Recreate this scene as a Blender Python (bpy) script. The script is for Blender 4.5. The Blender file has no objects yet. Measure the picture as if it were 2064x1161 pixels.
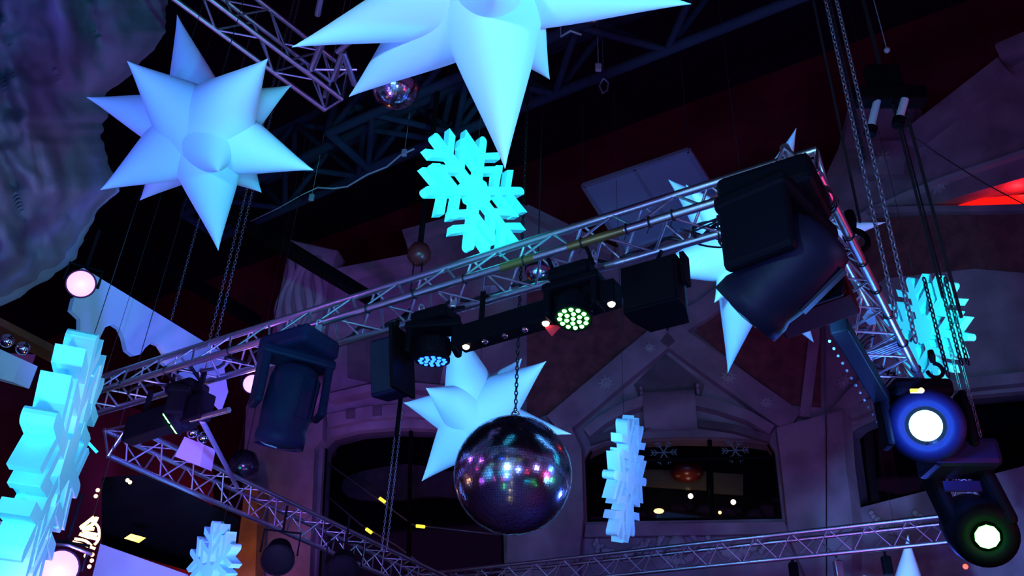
import bpy, bmesh, math, random
from mathutils import Vector, Matrix, noise
from mathutils.geometry import tessellate_polygon
random.seed(7)
SC = bpy.context.scene; COL = SC.collection
R = math.radians; PI = math.pi

# ------------------------------------------------------------------ camera
W, H, F = 2064, 1161, 1777.0
PITCH, ROLL = R(31.941), R(2.554)
FW = Vector((0, math.cos(PITCH), math.sin(PITCH)))
_r0 = Vector((1, 0, 0)); _u0 = Vector((0, -math.sin(PITCH), math.cos(PITCH)))
RT = _r0*math.cos(ROLL) + _u0*math.sin(ROLL)
UP = _u0*math.cos(ROLL) - _r0*math.sin(ROLL)
EYE = Vector((0, 0, 1.7))
cd = bpy.data.cameras.new('camera'); cam = bpy.data.objects.new('camera', cd); COL.objects.link(cam)
cd.sensor_fit = 'HORIZONTAL'; cd.sensor_width = 36; cd.lens = 36*F/W; cd.clip_end = 200; cd.clip_start = 0.05
Mc = Matrix((RT, UP, -FW)).transposed().to_4x4(); Mc.translation = EYE
cam.matrix_world = Mc; SC.camera = cam

def ray(x, y): return ((x-W/2)*RT + (H/2-y)*UP + F*FW).normalized()
def at_z(x, y, z): d = ray(x, y); return EYE + d*((z-EYE.z)/d.z)
def at_d(x, y, D): return EYE + ray(x, y)*D

# ------------------------------------------------------------------ world, exposure
w = bpy.data.worlds.new('hall_air'); SC.world = w; w.use_nodes = True
w.node_tree.nodes['Background'].inputs[0].default_value = (0.30, 0.09, 0.55, 1)
w.node_tree.nodes['Background'].inputs[1].default_value = 0.15
vs = SC.view_settings; vs.view_transform = 'Standard'; vs.look = 'None'; vs.exposure = 0.0; vs.gamma = 1.0; vs.use_curve_mapping = False

# ------------------------------------------------------------------ lights: lamps of the visible fixtures, plus added unseen ones
def spot(loc, tgt, col, power, cone, blend=0.5, size=0.12):
    l = bpy.data.lights.new('fill_or_fixture_spot', 'SPOT'); l.color = col; l.energy = power
    l.spot_size = R(cone); l.spot_blend = blend; l.shadow_soft_size = size
    o = bpy.data.objects.new('fill_or_fixture_spot', l); COL.objects.link(o); o.location = loc
    o.rotation_euler = (Vector(tgt)-Vector(loc)).to_track_quat('-Z', 'Y').to_euler()
def point(loc, col, power, size=0.1):
    l = bpy.data.lights.new('fill_or_fixture_lamp', 'POINT'); l.color = col; l.energy = power; l.shadow_soft_size = size
    o = bpy.data.objects.new('fill_or_fixture_lamp', l); COL.objects.link(o); o.location = loc
BLUE = (0.10, 0.33, 1.0); ICE = (0.24, 0.60, 1.0); CYAN = (0.0, 0.90, 1.0); VIO = (0.42, 0.15, 1.0)

# unseen spots added to brighten stars and snowflakes (position, pixel aimed at, distance aimed at)
def near(x, y, D, back, side, drop, col, E, rad):
    """added unseen spot standing 'back' m in front of the thing at pixel x,y, distance D; E = irradiance scale, rad = radius to cover"""
    c = at_d(x, y, D); h = Vector((ray(x, y).x, ray(x, y).y, 0)).normalized(); q = Vector((h.y, -h.x, 0))
    p = c - h*back + q*side - Vector((0, 0, drop)); d = (c-p).length
    spot(p, c, col, E*d*d, math.degrees(2*math.atan(rad/d)), 0.25, 0.12)
near(410, 262, 6.2, 4.0, -1.6, 2.2, (0.05, 0.27, 1.0), 24, 1.3)
near(470, 370, 6.2, 3.0, 1.4, 2.4, (0.0, 0.7, 1.0), 8, 1.0)
near(960, 20, 4.3, 2.8, -1.6, 1.6, (0.22, 0.64, 1.0), 32, 1.9)
near(1000, 80, 4.3, 2.0, 3.0, 1.0, (0.0, 0.95, 1.0), 26, 1.4)
near(1520, 500, 8.6, 1.7, -0.7, 0.9, (0.07, 0.38, 1.0), 58, 1.9)
near(1500, 560, 8.6, 1.5, 0.5, 1.5, (0.07, 0.36, 1.0), 26, 2.0)
near(960, 840, 9.6, 2.6, -2.0, 1.2, (0.07, 0.38, 1.0), 48, 1.8)
near(960, 840, 9.6, 2.2, 2.0, 1.6, (0.07, 0.42, 1.0), 34, 1.8)
near(958, 388, 7.2, 3.0, 0.4, 2.0, CYAN, 70, 0.8)
near(1868, 664, 9.5, 1.9, 0.6, 1.0, CYAN, 52, 0.9)
near(108, 922, 6.0, 2.8, -1.2, 1.6, (0.02, 0.75, 1.0), 22, 1.3)
near(108, 922, 6.0, 3.0, 1.6, 1.8, (0.26, 0.80, 1.0), 20, 1.3)
near(1261, 960, 10.0, 1.8, -0.9, 0.8, (0.04, 0.58, 1.0), 42, 0.9)
near(1261, 960, 10.0, 1.6, 1.2, 0.8, (0.40, 0.42, 1.0), 30, 0.9)
near(428, 1150, 10.5, 1.8, -1.2, 1.6, (0.02, 0.55, 1.0), 28, 0.9)
near(428, 1150, 10.5, 1.8, 1.4, 1.6, (0.25, 0.45, 1.0), 18, 0.9)
near(1830, 1200, 14.6, 3.0, -0.6, 1.6, (0.12, 0.40, 1.0), 50, 1.1)
# added wash lights without any fixture, on metal, rock and set
point((-1.2, 2.0, 2.2), (0.05, 0.17, 1.0), 170, 0.3)
point((-3.2, 4.4, 3.2), (0.05, 0.28, 1.0), 60, 0.2)
point((0.9, 2.2, 3.4), (0.16, 0.24, 1.0), 90, 0.2)
point((5.4, 5.0, 3.6), (1.0, 0.05, 0.28), 90, 0.15)
point((4.2, 3.0, 4.2), (0.35, 0.3, 1.0), 70, 0.15)
point((-1.9, 5.0, 4.3), (0.05, 0.9, 0.45), 0.5, 0.03)
point((-3.2, 6.2, 4.4), (0.9, 0.08, 0.5), 1, 0.04)

point((-0.6, 3.9, 4.1), (0.2, 0.45, 1.0), 16, 0.08)
point((4.0, 9.4, 3.6), (0.06, 0.13, 1.0), 170, 0.2)
spot((-1.5, 3.0, 1.2), at_d(480, 980, 11), (0.30, 0.12, 1.0), 3200, 34, 0.8, 0.3)
spot((-5.5, 2.0, 1.5), at_d(60, 300, 7.5), (0.14, 0.08, 1.0), 420, 60, 0.9, 0.3)
spot((-1.5, 4.5, 2.5), at_d(70, 470, 7.5), (0.8, 0.10, 0.6), 80, 22, 0.9, 0.2)
spot((6.0, 6.0, 1.0), at_d(1400, 850, 17), (0.40, 0.13, 0.80), 260, 60, 1.0, 0.5)
spot((2.0, 8.0, 1.0), at_d(1640, 950, 16), (0.60, 0.10, 0.55), 260, 40, 1.0, 0.5)
spot((0.0, 9.0, 1.0), at_d(1850, 380, 16), (0.16, 0.18, 0.62), 260, 50, 1.0, 0.5)
spot((-1.0, 9.0, 1.0), at_d(1100, 850, 17), (0.60, 0.10, 0.55), 160, 36, 1.0, 0.5)
spot((-2.0, 8.0, 1.0), at_d(640, 700, 17), (0.42, 0.12, 0.85), 260, 50, 1.0, 0.5)
spot((-3.0, 6.0, 1.0), at_d(560, 60, 11), (0.40, 0.16, 1.0), 700, 34, 1.0, 0.3)

# small coloured lamps added around the viewer to sparkle in the mirror balls
_rl = random.Random(3)
for i in range(16): point((-0.2-0.05*i*0.2, 5.6-1.05*i, 0.6+0.42*i), (1.0, 0.85, 0.40), 1.3, 0.045)
for cx_, cy_, cz_, cc_, n_ in ((-3.2, -0.5, 2.0, (0.05, 0.7, 1.0), 5), (-2.0, 1.0, 0.8, (1.0, 0.03, 0.12), 4), (3.2, 0.6, 2.8, (1.0, 0.05, 0.2), 5), (3.0, 2.0, 0.9, (0.0, 0.6, 1.0), 4), (3.8, 3.4, 1.3, (0.05, 1.0, 0.15), 3), (-1.8, 3.0, 0.8, (0.1, 1.0, 0.25), 3), (-3.5, 2.5, 1.6, (0.8, 0.2, 1.0), 2)):
    for k in range(n_): point((cx_+_rl.uniform(-.6, .6), cy_+_rl.uniform(-.6, .6), cz_+_rl.uniform(-.4, .4)), cc_, 1.8, 0.055)

# ------------------------------------------------------------------ materials
def mat(name, col, rough=0.6, metal=0.0, emit=None, es=0.0, bump=0.0, bscale=20.0, var=0.0, vscale=4.0, spec=None, alpha=None):
    m = bpy.data.materials.new(name); m.use_nodes = True; nt = m.node_tree; b = nt.nodes['Principled BSDF']
    b.inputs['Base Color'].default_value = (*col, 1); b.inputs['Roughness'].default_value = rough; b.inputs['Metallic'].default_value = metal
    if spec is not None: b.inputs['Specular IOR Level'].default_value = spec
    if emit: b.inputs['Emission Color'].default_value = (*emit, 1); b.inputs['Emission Strength'].default_value = es
    if alpha is not None: b.inputs['Alpha'].default_value = alpha
    if bump or var:
        tc = nt.nodes.new('ShaderNodeTexCoord')
    if bump:
        n = nt.nodes.new('ShaderNodeTexNoise'); n.inputs['Scale'].default_value = bscale; n.inputs['Detail'].default_value = 6
        bp = nt.nodes.new('ShaderNodeBump'); bp.inputs['Strength'].default_value = bump; bp.inputs['Distance'].default_value = 0.03
        nt.links.new(tc.outputs['Object'], n.inputs['Vector']); nt.links.new(n.outputs['Fac'], bp.inputs['Height']); nt.links.new(bp.outputs['Normal'], b.inputs['Normal'])
    if var:
        n = nt.nodes.new('ShaderNodeTexNoise'); n.inputs['Scale'].default_value = vscale; n.inputs['Detail'].default_value = 5
        cr = nt.nodes.new('ShaderNodeValToRGB'); cr.color_ramp.elements[0].position = 0.35; cr.color_ramp.elements[1].position = 0.68
        cr.color_ramp.elements[0].color = (*[c*(1-var) for c in col], 1); cr.color_ramp.elements[1].color = (*[min(1, c*(1+var)) for c in col], 1)
        nt.links.new(tc.outputs['Object'], n.inputs['Vector']); nt.links.new(n.outputs['Fac'], cr.inputs['Fac']); nt.links.new(cr.outputs['Color'], b.inputs['Base Color'])
    return m
M = dict(
    alu=mat('brushed_aluminium', (0.80, 0.80, 0.84), 0.36, 1.0, bump=0.05, bscale=60),
    alu_dull=mat('dull_aluminium', (0.55, 0.53, 0.58), 0.45, 0.85),
    black_metal=mat('black_painted_steel', (0.005, 0.005, 0.006), 0.55, spec=0.05),
    black=mat('black_plastic', (0.005, 0.005, 0.007), 0.55, spec=0.05, bump=0.05, bscale=120),
    dark_casing=mat('dark_grey_casing', (0.014, 0.013, 0.046), 0.5, spec=0.12, bump=0.06, bscale=90),
    head_shell=mat('satin_black_shell', (0.012, 0.010, 0.022), 0.5, spec=0.15),
    glass_dark=mat('dark_lens_glass', (0.02, 0.03, 0.05), 0.08, 0.0),
    chrome=mat('chrome', (0.85, 0.85, 0.85), 0.12, 1.0),
    nylon=mat('white_inflatable_nylon', (0.76, 0.90, 0.95), 0.75, bump=0.05, bscale=9),
    foam=mat('pale_cyan_foam', (0.40, 0.96, 1.0), 0.8, bump=0.05, bscale=40),
    mirror=mat('mirror_tile', (0.9, 0.9, 0.95), 0.17, 1.0),
    grout=mat('ball_core', (0.03, 0.03, 0.035), 0.6),
    chain=mat('zinc_chain', (0.30, 0.29, 0.32), 0.5, 0.9),
    chain_dark=mat('black_chain', (0.03, 0.03, 0.035), 0.4, 0.8),
    rope=mat('black_rope', (0.01, 0.01, 0.012), 0.8),
    cable=mat('black_cable', (0.01, 0.01, 0.012), 0.45),
    white_cable=mat('white_cable', (0.5, 0.48, 0.46), 0.6),
    tape=mat('yellow_worn_tape', (0.40, 0.30, 0.10), 0.4, 0.8),
    stone=mat('carved_plaster', (0.34, 0.20, 0.27), 0.85, bump=0.5, bscale=5, var=0.25, vscale=1.6),
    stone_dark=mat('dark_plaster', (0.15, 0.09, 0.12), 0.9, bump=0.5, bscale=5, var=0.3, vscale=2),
    relief=mat('plaster_relief', (0.46, 0.34, 0.40), 0.8, bump=0.2, bscale=12),
    infill=mat('oxblood_plaster', (0.20, 0.05, 0.06), 0.9, bump=0.3, bscale=6, var=0.3),
    timber=mat('orange_brown_timber', (0.42, 0.17, 0.07), 0.7, var=0.2, vscale=3),
    redwall=mat('oxblood_paint', (0.18, 0.010, 0.030), 0.92, var=0.3, vscale=0.7, spec=0.1),
    ceiling=mat('black_ceiling', (0.035, 0.014, 0.030), 0.95, spec=0.0),
    roof_steel=mat('roof_steel', (0.028, 0.024, 0.045), 0.8, spec=0.05),
    interior=mat('dark_interior', (0.012, 0.011, 0.012), 0.9, spec=0.0),
    beige=mat('beige_interior', (0.16, 0.13, 0.08), 0.9),
    rock=mat('grey_cave_rock', (0.24, 0.20, 0.26), 0.95, bump=0.9, bscale=2.6, var=0.25, vscale=1.3),
    panel=mat('grey_mesh_panel', (0.20, 0.20, 0.26), 0.6),
    board=mat('white_board', (0.55, 0.58, 0.66), 0.8),
    white_box=mat('white_enamel', (0.42, 0.38, 0.40), 0.5),
    floor=mat('dark_floor', (0.09, 0.05, 0.12), 0.5),
    neon=mat('red_neon', (0.3, 0, 0), 0.5, emit=(1, 0.006, 0.004), es=1.6),
    warm=mat('warm_bulb', (0.9, 0.6, 0.3), 0.5, emit=(1, 0.50, 0.14), es=6),
    warmwhite=mat('warm_white_bulb', (0.9, 0.8, 0.7), 0.5, emit=(1, 0.75, 0.55), es=7),
    yellow=mat('yellow_lamp', (0.9, 0.8, 0.1), 0.5, emit=(1, 0.72, 0.05), es=2.5),
    green=mat('green_led', (0.1, 0.9, 0.1), 0.4, emit=(0.10, 1.0, 0.12), es=13),
    blue_led=mat('blue_led', (0.1, 0.3, 0.9), 0.4, emit=(0.01, 0.09, 1.0), es=7),
    ice_led=mat('icy_blue_led', (0.5, 0.8, 1), 0.4, emit=(0.25, 0.75, 1.0), es=16),
    violet=mat('violet_lamp', (0.1, 0.06, 0.12), 0.4, emit=(0.95, 0.50, 1.0), es=1.25),
    red_led=mat('red_led', (0.9, 0.1, 0.1), 0.4, emit=(1.0, 0.04, 0.02), es=6),
    redglass=mat('maroon_shade', (0.16, 0.02, 0.02), 0.3),
    redfabric=mat('bright_red_pennant', (0.8, 0.02, 0.03), 0.7),
)
gm = bpy.data.materials.new('window_glass'); gm.use_nodes = True; nt = gm.node_tree; nt.nodes.clear()
o_ = nt.nodes.new('ShaderNodeOutputMaterial'); mx = nt.nodes.new('ShaderNodeMixShader'); tr = nt.nodes.new('ShaderNodeBsdfTransparent'); gl = nt.nodes.new('ShaderNodeBsdfGlossy')
gl.inputs['Roughness'].default_value = 0.04; tr.inputs['Color'].default_value = (0.8, 0.8, 0.85, 1); mx.inputs[0].default_value = 0.06
nt.links.new(tr.outputs[0], mx.inputs[1]); nt.links.new(gl.outputs[0], mx.inputs[2]); nt.links.new(mx.outputs[0], o_.inputs[0]); M['glass'] = gm

# ------------------------------------------------------------------ mesh helpers
def basis(z, xh=Vector((0, 0, 1))):
    z = Vector(z).normalized(); x = Vector(xh) - z*Vector(xh).dot(z)
    if x.length < 1e-4: x = Vector((1, 0, 0)) - z*z.x
    x.normalize(); y = z.cross(x); return x, y, z
def frame(o, x, y, z):
    m = Matrix((x, y, z)).transposed().to_4x4(); m.translation = Vector(o); return m
class MB:
    def __init__(s): s.v = []; s.f = []; s.sm = []
    def add(s, vs, fs, smooth=False):
        k = len(s.v); s.v += [Vector(v) for v in vs]; s.f += [tuple(i+k for i in f) for f in fs]; s.sm += [smooth]*len(fs); return s
    def box(s, size, m=Matrix(), bevel=0.0, c=(0, 0, 0), seg=2, smooth=False):
        bm = bmesh.new(); bmesh.ops.create_cube(bm, size=1)
        for v in bm.verts: v.co = Vector((v.co.x*size[0], v.co.y*size[1], v.co.z*size[2]))
        if bevel: bmesh.ops.bevel(bm, geom=bm.edges[:], offset=bevel, segments=seg, affect='EDGES', profile=0.5)
        bm.verts.index_update(); vs = [m @ (v.co+Vector(c)) for v in bm.verts]; fs = [[v.index for v in f.verts] for f in bm.faces]; bm.free()
        return s.add(vs, fs, smooth)
    def tube(s, a, b, r, n=10, r2=None):
        a, b = Vector(a), Vector(b); x, y, z = basis(b-a); r2 = r if r2 is None else r2
        vs = []
        for p, rr in ((a, r), (b, r2)):
            for i in range(n): t = 2*PI*i/n; vs.append(p + (x*math.cos(t)+y*math.sin(t))*rr)
        s.add(vs, [(i, (i+1) % n, n+(i+1) % n, n+i) for i in range(n)], True)
        return s.add(vs, [tuple(range(n))[::-1], tuple(range(n, 2*n))])
    def path(s, pts, r, n=8):
        pts = [Vector(p) for p in pts]; vs = []; xp = None
        for i, p in enumerate(pts):
            d = (pts[min(i+1, len(pts)-1)]-pts[max(i-1, 0)])
            x, y, z = basis(d, xp if xp is not None else Vector((0.1, 0.2, 1))); xp = x
            for j in range(n): t = 2*PI*j/n; vs.append(p + (x*math.cos(t)+y*math.sin(t))*r)
        fs = [(i*n+j, i*n+(j+1) % n, (i+1)*n+(j+1) % n, (i+1)*n+j) for i in range(len(pts)-1) for j in range(n)]
        fs += [tuple(range(n))[::-1], tuple(range((len(pts)-1)*n, len(pts)*n))]
        return s.add(vs, fs, True)
    def lathe(s, prof, m=Matrix(), n=28, smooth=True):
        vs = []; fs = []
        for r, z in prof:
            for j in range(n): t = 2*PI*j/n; vs.append(m @ Vector((r*math.cos(t), r*math.sin(t), z)))
        for i in range(len(prof)-1):
            for j in range(n): fs.append((i*n+j, i*n+(j+1) % n, (i+1)*n+(j+1) % n, (i+1)*n+j))
        return s.add(vs, fs, smooth)
    def ball(s, c, r, n=14, k=8):
        return s.lathe([(max(1e-4, r*math.sin(PI*i/k)), -r*math.cos(PI*i/k)) for i in range(k+1)], Matrix.Translation(Vector(c)), n)
    def torus(s, c, ax, R_, r, n=16, k=6, xh=Vector((0, 0, 1)), sx=1.0):
        x, y, z = basis(ax, xh); vs = []
        for i in range(n):
            t = 2*PI*i/n; d = x*math.cos(t)*sx + y*math.sin(t)
            for j in range(k): u = 2*PI*j/k; vs.append(Vector(c) + d*R_ + (x*math.cos(t)+y*math.sin(t))*r*math.cos(u) + z*r*math.sin(u))
        return s.add(vs, [(i*k+j, ((i+1) % n)*k+j, ((i+1) % n)*k+(j+1) % k, i*k+(j+1) % k) for i in range(n) for j in range(k)], True)
    def prism(s, front, off, holes=()):
        """polygon (with holes) given in 3D, thickened by the vector off"""
        loops = [[Vector(p) for p in front]] + [[Vector(p) for p in h] for h in holes]
        flat = [p for l in loops for p in l]; n = len(flat)
        tris = tessellate_polygon(loops)
        off = Vector(off); vs = flat + [p+off for p in flat]
        fs = [tuple(t) for t in tris] + [tuple(i+n for i in t[::-1]) for t in tris]
        k = 0
        for l in loops:
            m_ = len(l)
            for i in range(m_): fs.append((k+i, k+(i+1) % m_, n+k+(i+1) % m_, n+k+i))
            k += m_
        return s.add(vs, fs)
ORG = {}
def link(name, mb, material, parent=None, fix=True):
    me = bpy.data.meshes.new(name); o0 = ORG.get(parent.name, Vector()) if parent else None
    if o0 is None:
        c = sum(mb.v, Vector())/max(1, len(mb.v)); o0 = c
    me.from_pydata([v-o0 for v in mb.v], [], mb.f); me.polygons.foreach_set('use_smooth', mb.sm)
    me.materials.append(material)
    bm = bmesh.new(); bm.from_mesh(me)
    if fix: bmesh.ops.recalc_face_normals(bm, faces=bm.faces)
    bm.to_mesh(me); bm.free(); me.update()
    o = bpy.data.objects.new(name, me); COL.objects.link(o)
    if parent: o.parent = parent
    else: o.location = o0
    ORG[o.name] = o0
    return o
def tag(o, label, cat, group=None, kind=None):
    o['label'] = label; o['category'] = cat
    if group: o['group'] = group
    if kind: o['kind'] = kind
    return o
def thing(name, label, cat, loc, group=None):
    o = bpy.data.objects.new(name, None); COL.objects.link(o); o.location = Vector(loc); o.empty_display_size = 0.1
    ORG[o.name] = Vector(loc); return tag(o, label, cat, group)
def struct(name, mb, m):
    o = link(name, mb, m); o['kind'] = 'structure'; return o

# ------------------------------------------------------------------ frame of the hall: U runs along the front truss, V away from the viewer
AZ = R(147.0); U = Vector((math.cos(AZ), math.sin(AZ), 0)); V = Vector((math.sin(AZ), -math.cos(AZ), 0)); Z = Vector((0, 0, 1))
TZ = 5.1
class Plane:
    def __init__(s, x, y, az):
        s.p = Vector((x, y, 0)); a = R(az); s.d = Vector((math.cos(a), math.sin(a), 0)); s.n = Vector((math.sin(a), -math.cos(a), 0))
        if s.n.dot(EYE-s.p) < 0: s.n = -s.n
    def on(s, x, y, off=0.0):
        d = ray(x, y); q = s.p + s.n*off; return EYE + d*((q-EYE).dot(s.n)/d.dot(s.n))
PC = Plane(2.5, 17.0, 168)                     # middle and left bays of the carved set wall
_j = PC.on(1665, 950)
PR = Plane(_j.x, _j.y, 126)                    # right bay
PB = Plane(0, 22.5, 147)                       # oxblood wall above and behind

# ================================================================== THE SETTING
mb = MB(); mb.box((60, 50, 0.2), Matrix.Translation((0, 10, -0.1))); struct('floor', mb, M['floor'])
topz = PB.on(1470, 178).z
mb = MB(); a_ = PB.on(-900, 700); b_ = PB.on(2900, 700)
a_ = PB.p + PB.d*26; b_ = PB.p - PB.d*26
mb.prism([Vector((a_.x, a_.y, 0)), Vector((b_.x, b_.y, 0)), Vector((b_.x, b_.y, topz)), Vector((a_.x, a_.y, topz))], -PB.n*0.3)
struct('wall_back', mb, M['redwall'])
mb = MB(); mb.box((60, 60, 0.3), Matrix.Translation((0, 8, topz+0.15))); struct('ceiling', mb, M['ceiling'])

def bay_wall(name, plane, outer, holes, th, m):
    mb = MB(); mb.prism([plane.on(*p) for p in outer], -plane.n*th, [[plane.on(*p) for p in h] for h in holes]); return struct(name, mb, m)
def dense(pts, n=4):                            # subdivide a pixel outline with a Catmull-Rom curve
    out = []; L = len(pts)
    for i in range(L):
        p0, p1, p2, p3 = pts[i-1], pts[i], pts[(i+1) % L], pts[(i+2) % L]
        for k in range(n):
            t = k/n; out.append(tuple(0.5*((2*p1[j]) + (-p0[j]+p2[j])*t + (2*p0[j]-5*p1[j]+4*p2[j]-p3[j])*t*t + (-p0[j]+3*p1[j]-3*p2[j]+p3[j])*t**3) for j in (0, 1)))
    return out
WIN_C = [(1183, 1052), (1178, 925), (1188, 906), (1215, 893), (1290, 884), (1370, 880), (1450, 881), (1520, 885), (1550, 890), (1562, 910), (1570, 980), (1577, 1046)]
WIN_L = [(636, 1190), (652, 900), (668, 882), (720, 868), (790, 862), (860, 864), (930, 871), (990, 885), (1010, 905), (1018, 1190)]
WIN_R = [(1722, 1026), (1706, 905), (1702, 872), (1716, 858), (1760, 838), (1840, 812), (1930, 800), (2040, 790), (2200, 780), (2260, 850), (2180, 910)]
RED_R = [(1872, 416), (1960, 388), (2064, 358), (2230, 312), (2240, 402), (2064, 411), (1960, 414)]
OUT_C = [(478, 1240), (496, 820), (548, 690), (556, 640), (584, 483), (682, 505), (664, 548), (826, 515), (812, 466), (905, 438), (1040, 410), (1062, 414), (1150, 458), (1235, 500), (1400, 465), (1560, 392), (1665, 352), (1665, 1240)]
OUT_R = [(1665, 1240), (1665, 352), (1690, 300), (1712, 205), (1832, 202), (1822, 268), (2018, 112), (2006, 88), (2100, 48), (2330, -60), (2330, 1240)]
WALL_C = bay_wall('wall_left', PC, OUT_C, [WIN_L, WIN_C], 0.5, M['stone'])
WALL_R = bay_wall('wall_right', PR, OUT_R, [WIN_R, RED_R], 0.5, M['stone'])

trim_n = [0]
def trim(plane, pts, h, m, depth=None):
    trim_n[0] += 1; mb = MB(); mb.prism([plane.on(*p, h) for p in pts], -plane.n*(depth or h)); return struct('trim_%d' % trim_n[0], mb, m)
def band(plane, pts, wpx, h, m, name=None):
    """raised rib following a pixel polyline on the wall"""
    n = len(pts); L = []; Rr = []
    for i in range(n):
        a = Vector(pts[max(i-1, 0)]); b = Vector(pts[min(i+1, n-1)]); d = (b-a).normalized(); q = Vector((-d.y, d.x)); p = Vector(pts[i])
        L.append(tuple(p+q*wpx/2)); Rr.append(tuple(p-q*wpx/2))
    return trim(plane, L+Rr[::-1], h, m)
# piers between the windows
trim(PC, [(560, 700), (655, 700), (650, 885), (634, 905), (622, 1200), (478, 1200), (500, 820)], 0.25, M['stone'])
trim(PC, [(1120, 872), (1150, 858), (1172, 905), (1176, 1040), (1160, 1200), (1020, 1200), (1026, 905)], 0.30, M['stone'])
trim(PC, [(1565, 862), (1664, 835), (1664, 1200), (1640, 1200), (1590, 1080), (1574, 930)], 0.30, M['stone'])
trim(PR, [(1667, 835), (1697, 826), (1704, 930), (1718, 1040), (1716, 1200), (1667, 1200)], 0.30, M['stone'])
# oxblood infill between the ribs
trim(PC, [(1062, 560), (1230, 560), (1318, 660), (1120, 828), (1062, 850)], 0.04, M['infill'])
trim(PC, [(1452, 600), (1560, 600), (1655, 640), (1655, 820), (1590, 815), (1400, 668)], 0.04, M['infill'])
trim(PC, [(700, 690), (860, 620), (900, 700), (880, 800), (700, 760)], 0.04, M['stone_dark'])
trim(PR, [(1760, 440), (2064, 425), (2200, 420), (2200, 560), (1960, 540), (1780, 560), (1690, 640), (1680, 560)], 0.04, M['infill'])
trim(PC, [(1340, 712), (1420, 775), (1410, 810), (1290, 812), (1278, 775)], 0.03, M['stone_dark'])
# ribs
band(PC, [(1118, 858), (1180, 806), (1260, 738), (1345, 668)], 52, 0.22, M['stone'])
band(PC, [(1345, 668), (1430, 730), (1520, 794), (1600, 850)], 50, 0.22, M['stone'])
band(PC, [(1338, 668), (1280, 610), (1228, 540)], 40, 0.18, M['stone'])
band(PC, [(1350, 664), (1420, 622), (1500, 560), (1570, 520)], 40, 0.18, M['stone'])
band(PC, [(1622, 840), (1632, 760), (1640, 690), (1650, 560)], 22, 0.16, M['stone'])
band(PR, [(1690, 836), (1720, 800), (1780, 740), (1850, 700)], 34, 0.18, M['stone'])
# cornices
band(PC, [(660, 552), (826, 520)], 16, 0.30, M['stone'])
band(PC, [(812, 470), (905, 444), (1040, 416)], 14, 0.30, M['stone'])
band(PC, [(1060, 420), (1150, 464), (1235, 506)], 18, 0.30, M['stone'])
band(PR, [(1820, 280), (2018, 126)], 26, 0.35, M['stone'])
band(PR, [(2010, 104), (2110, 56)], 26, 0.40, M['stone'])
band(PR, [(1672, 470), (1760, 420), (1830, 388), (1900, 360), (2064, 305), (2200, 250)], 8, 0.14, M['relief'])
band(PR, [(1745, 424), (1860, 420), (1960, 420), (2064, 418), (2220, 410)], 12, 0.2, M['stone'])
# arch mouldings above the windows
band(PC, [(1182, 872), (1215, 845), (1260, 820), (1300, 806)], 20, 0.26, M['stone'])
band(PC, [(1400, 806), (1450, 818), (1510, 838), (1556, 866)], 20, 0.26, M['stone'])
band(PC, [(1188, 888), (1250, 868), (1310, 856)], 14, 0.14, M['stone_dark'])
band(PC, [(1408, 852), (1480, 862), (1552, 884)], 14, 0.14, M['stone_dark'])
band(PC, [(664, 800), (740, 782), (820, 776), (900, 784), (1000, 812), (1110, 862)], 14, 0.30, M['stone'])
band(PC, [(660, 848), (740, 832), (820, 826), (900, 832), (1000, 852)], 26, 0.14, M['stone'])
band(PR, [(1712, 835), (1790, 800), (1880, 780), (2064, 760)], 22, 0.2, M['stone'])
# parapet under the middle window
trim(PC, [(1180, 1058), (1578, 1052), (1600, 1075), (1178, 1082)], 0.14, M['stone'])
# square rosettes
for i, (x, y) in enumerate([(706, 834), (760, 828)]):
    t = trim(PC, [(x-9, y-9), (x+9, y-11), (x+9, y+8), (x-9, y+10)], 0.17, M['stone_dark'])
# top of the pier
trim(PR, [(1712, 205), (1832, 202), (1822, 300), (1700, 300)], 0.25, M['stone'])
trim(PR, [(1745, 283), (1828, 283), (1822, 350), (1735, 352)], 0.33, M['stone'])
# barrel-shaped scroll bracket over the middle window
t = thing('scroll_bracket', 'big barrel shaped plaster scroll above the middle window', 'scroll bracket', PC.on(1350, 830, 0.2))
a = PC.on(1300, 796, 0.30); b = PC.on(1405, 796, 0.30)
prof = []
for i in range(17):
    th = PI*i/16; prof.append((0.30*math.sin(th)+0.02, 0.36*math.cos(th)-0.02))
front = [PC.on(1350, 826)-PC.d*0 + PC.n*p[0] + Z*p[1]*1.25 for p in prof]
wd = (b-a).length/2
mb = MB(); mb.prism([p - PC.d*wd for p in front], PC.d*2*wd); link('barrel', mb, M['stone'], t)
for s_ in (-1, 1):
    mb = MB(); pts = []
    for i in range(26):
        th = i*0.42; rr = 0.17*math.exp(-0.085*i); pts.append(PC.on(1350, 796) + PC.d*s_*(wd+0.05) + PC.n*(0.16+rr*math.cos(th)) + Z*(rr*math.sin(th)))
    mb.path(pts, 0.035); link('curl', mb, M['stone'], t)
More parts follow.
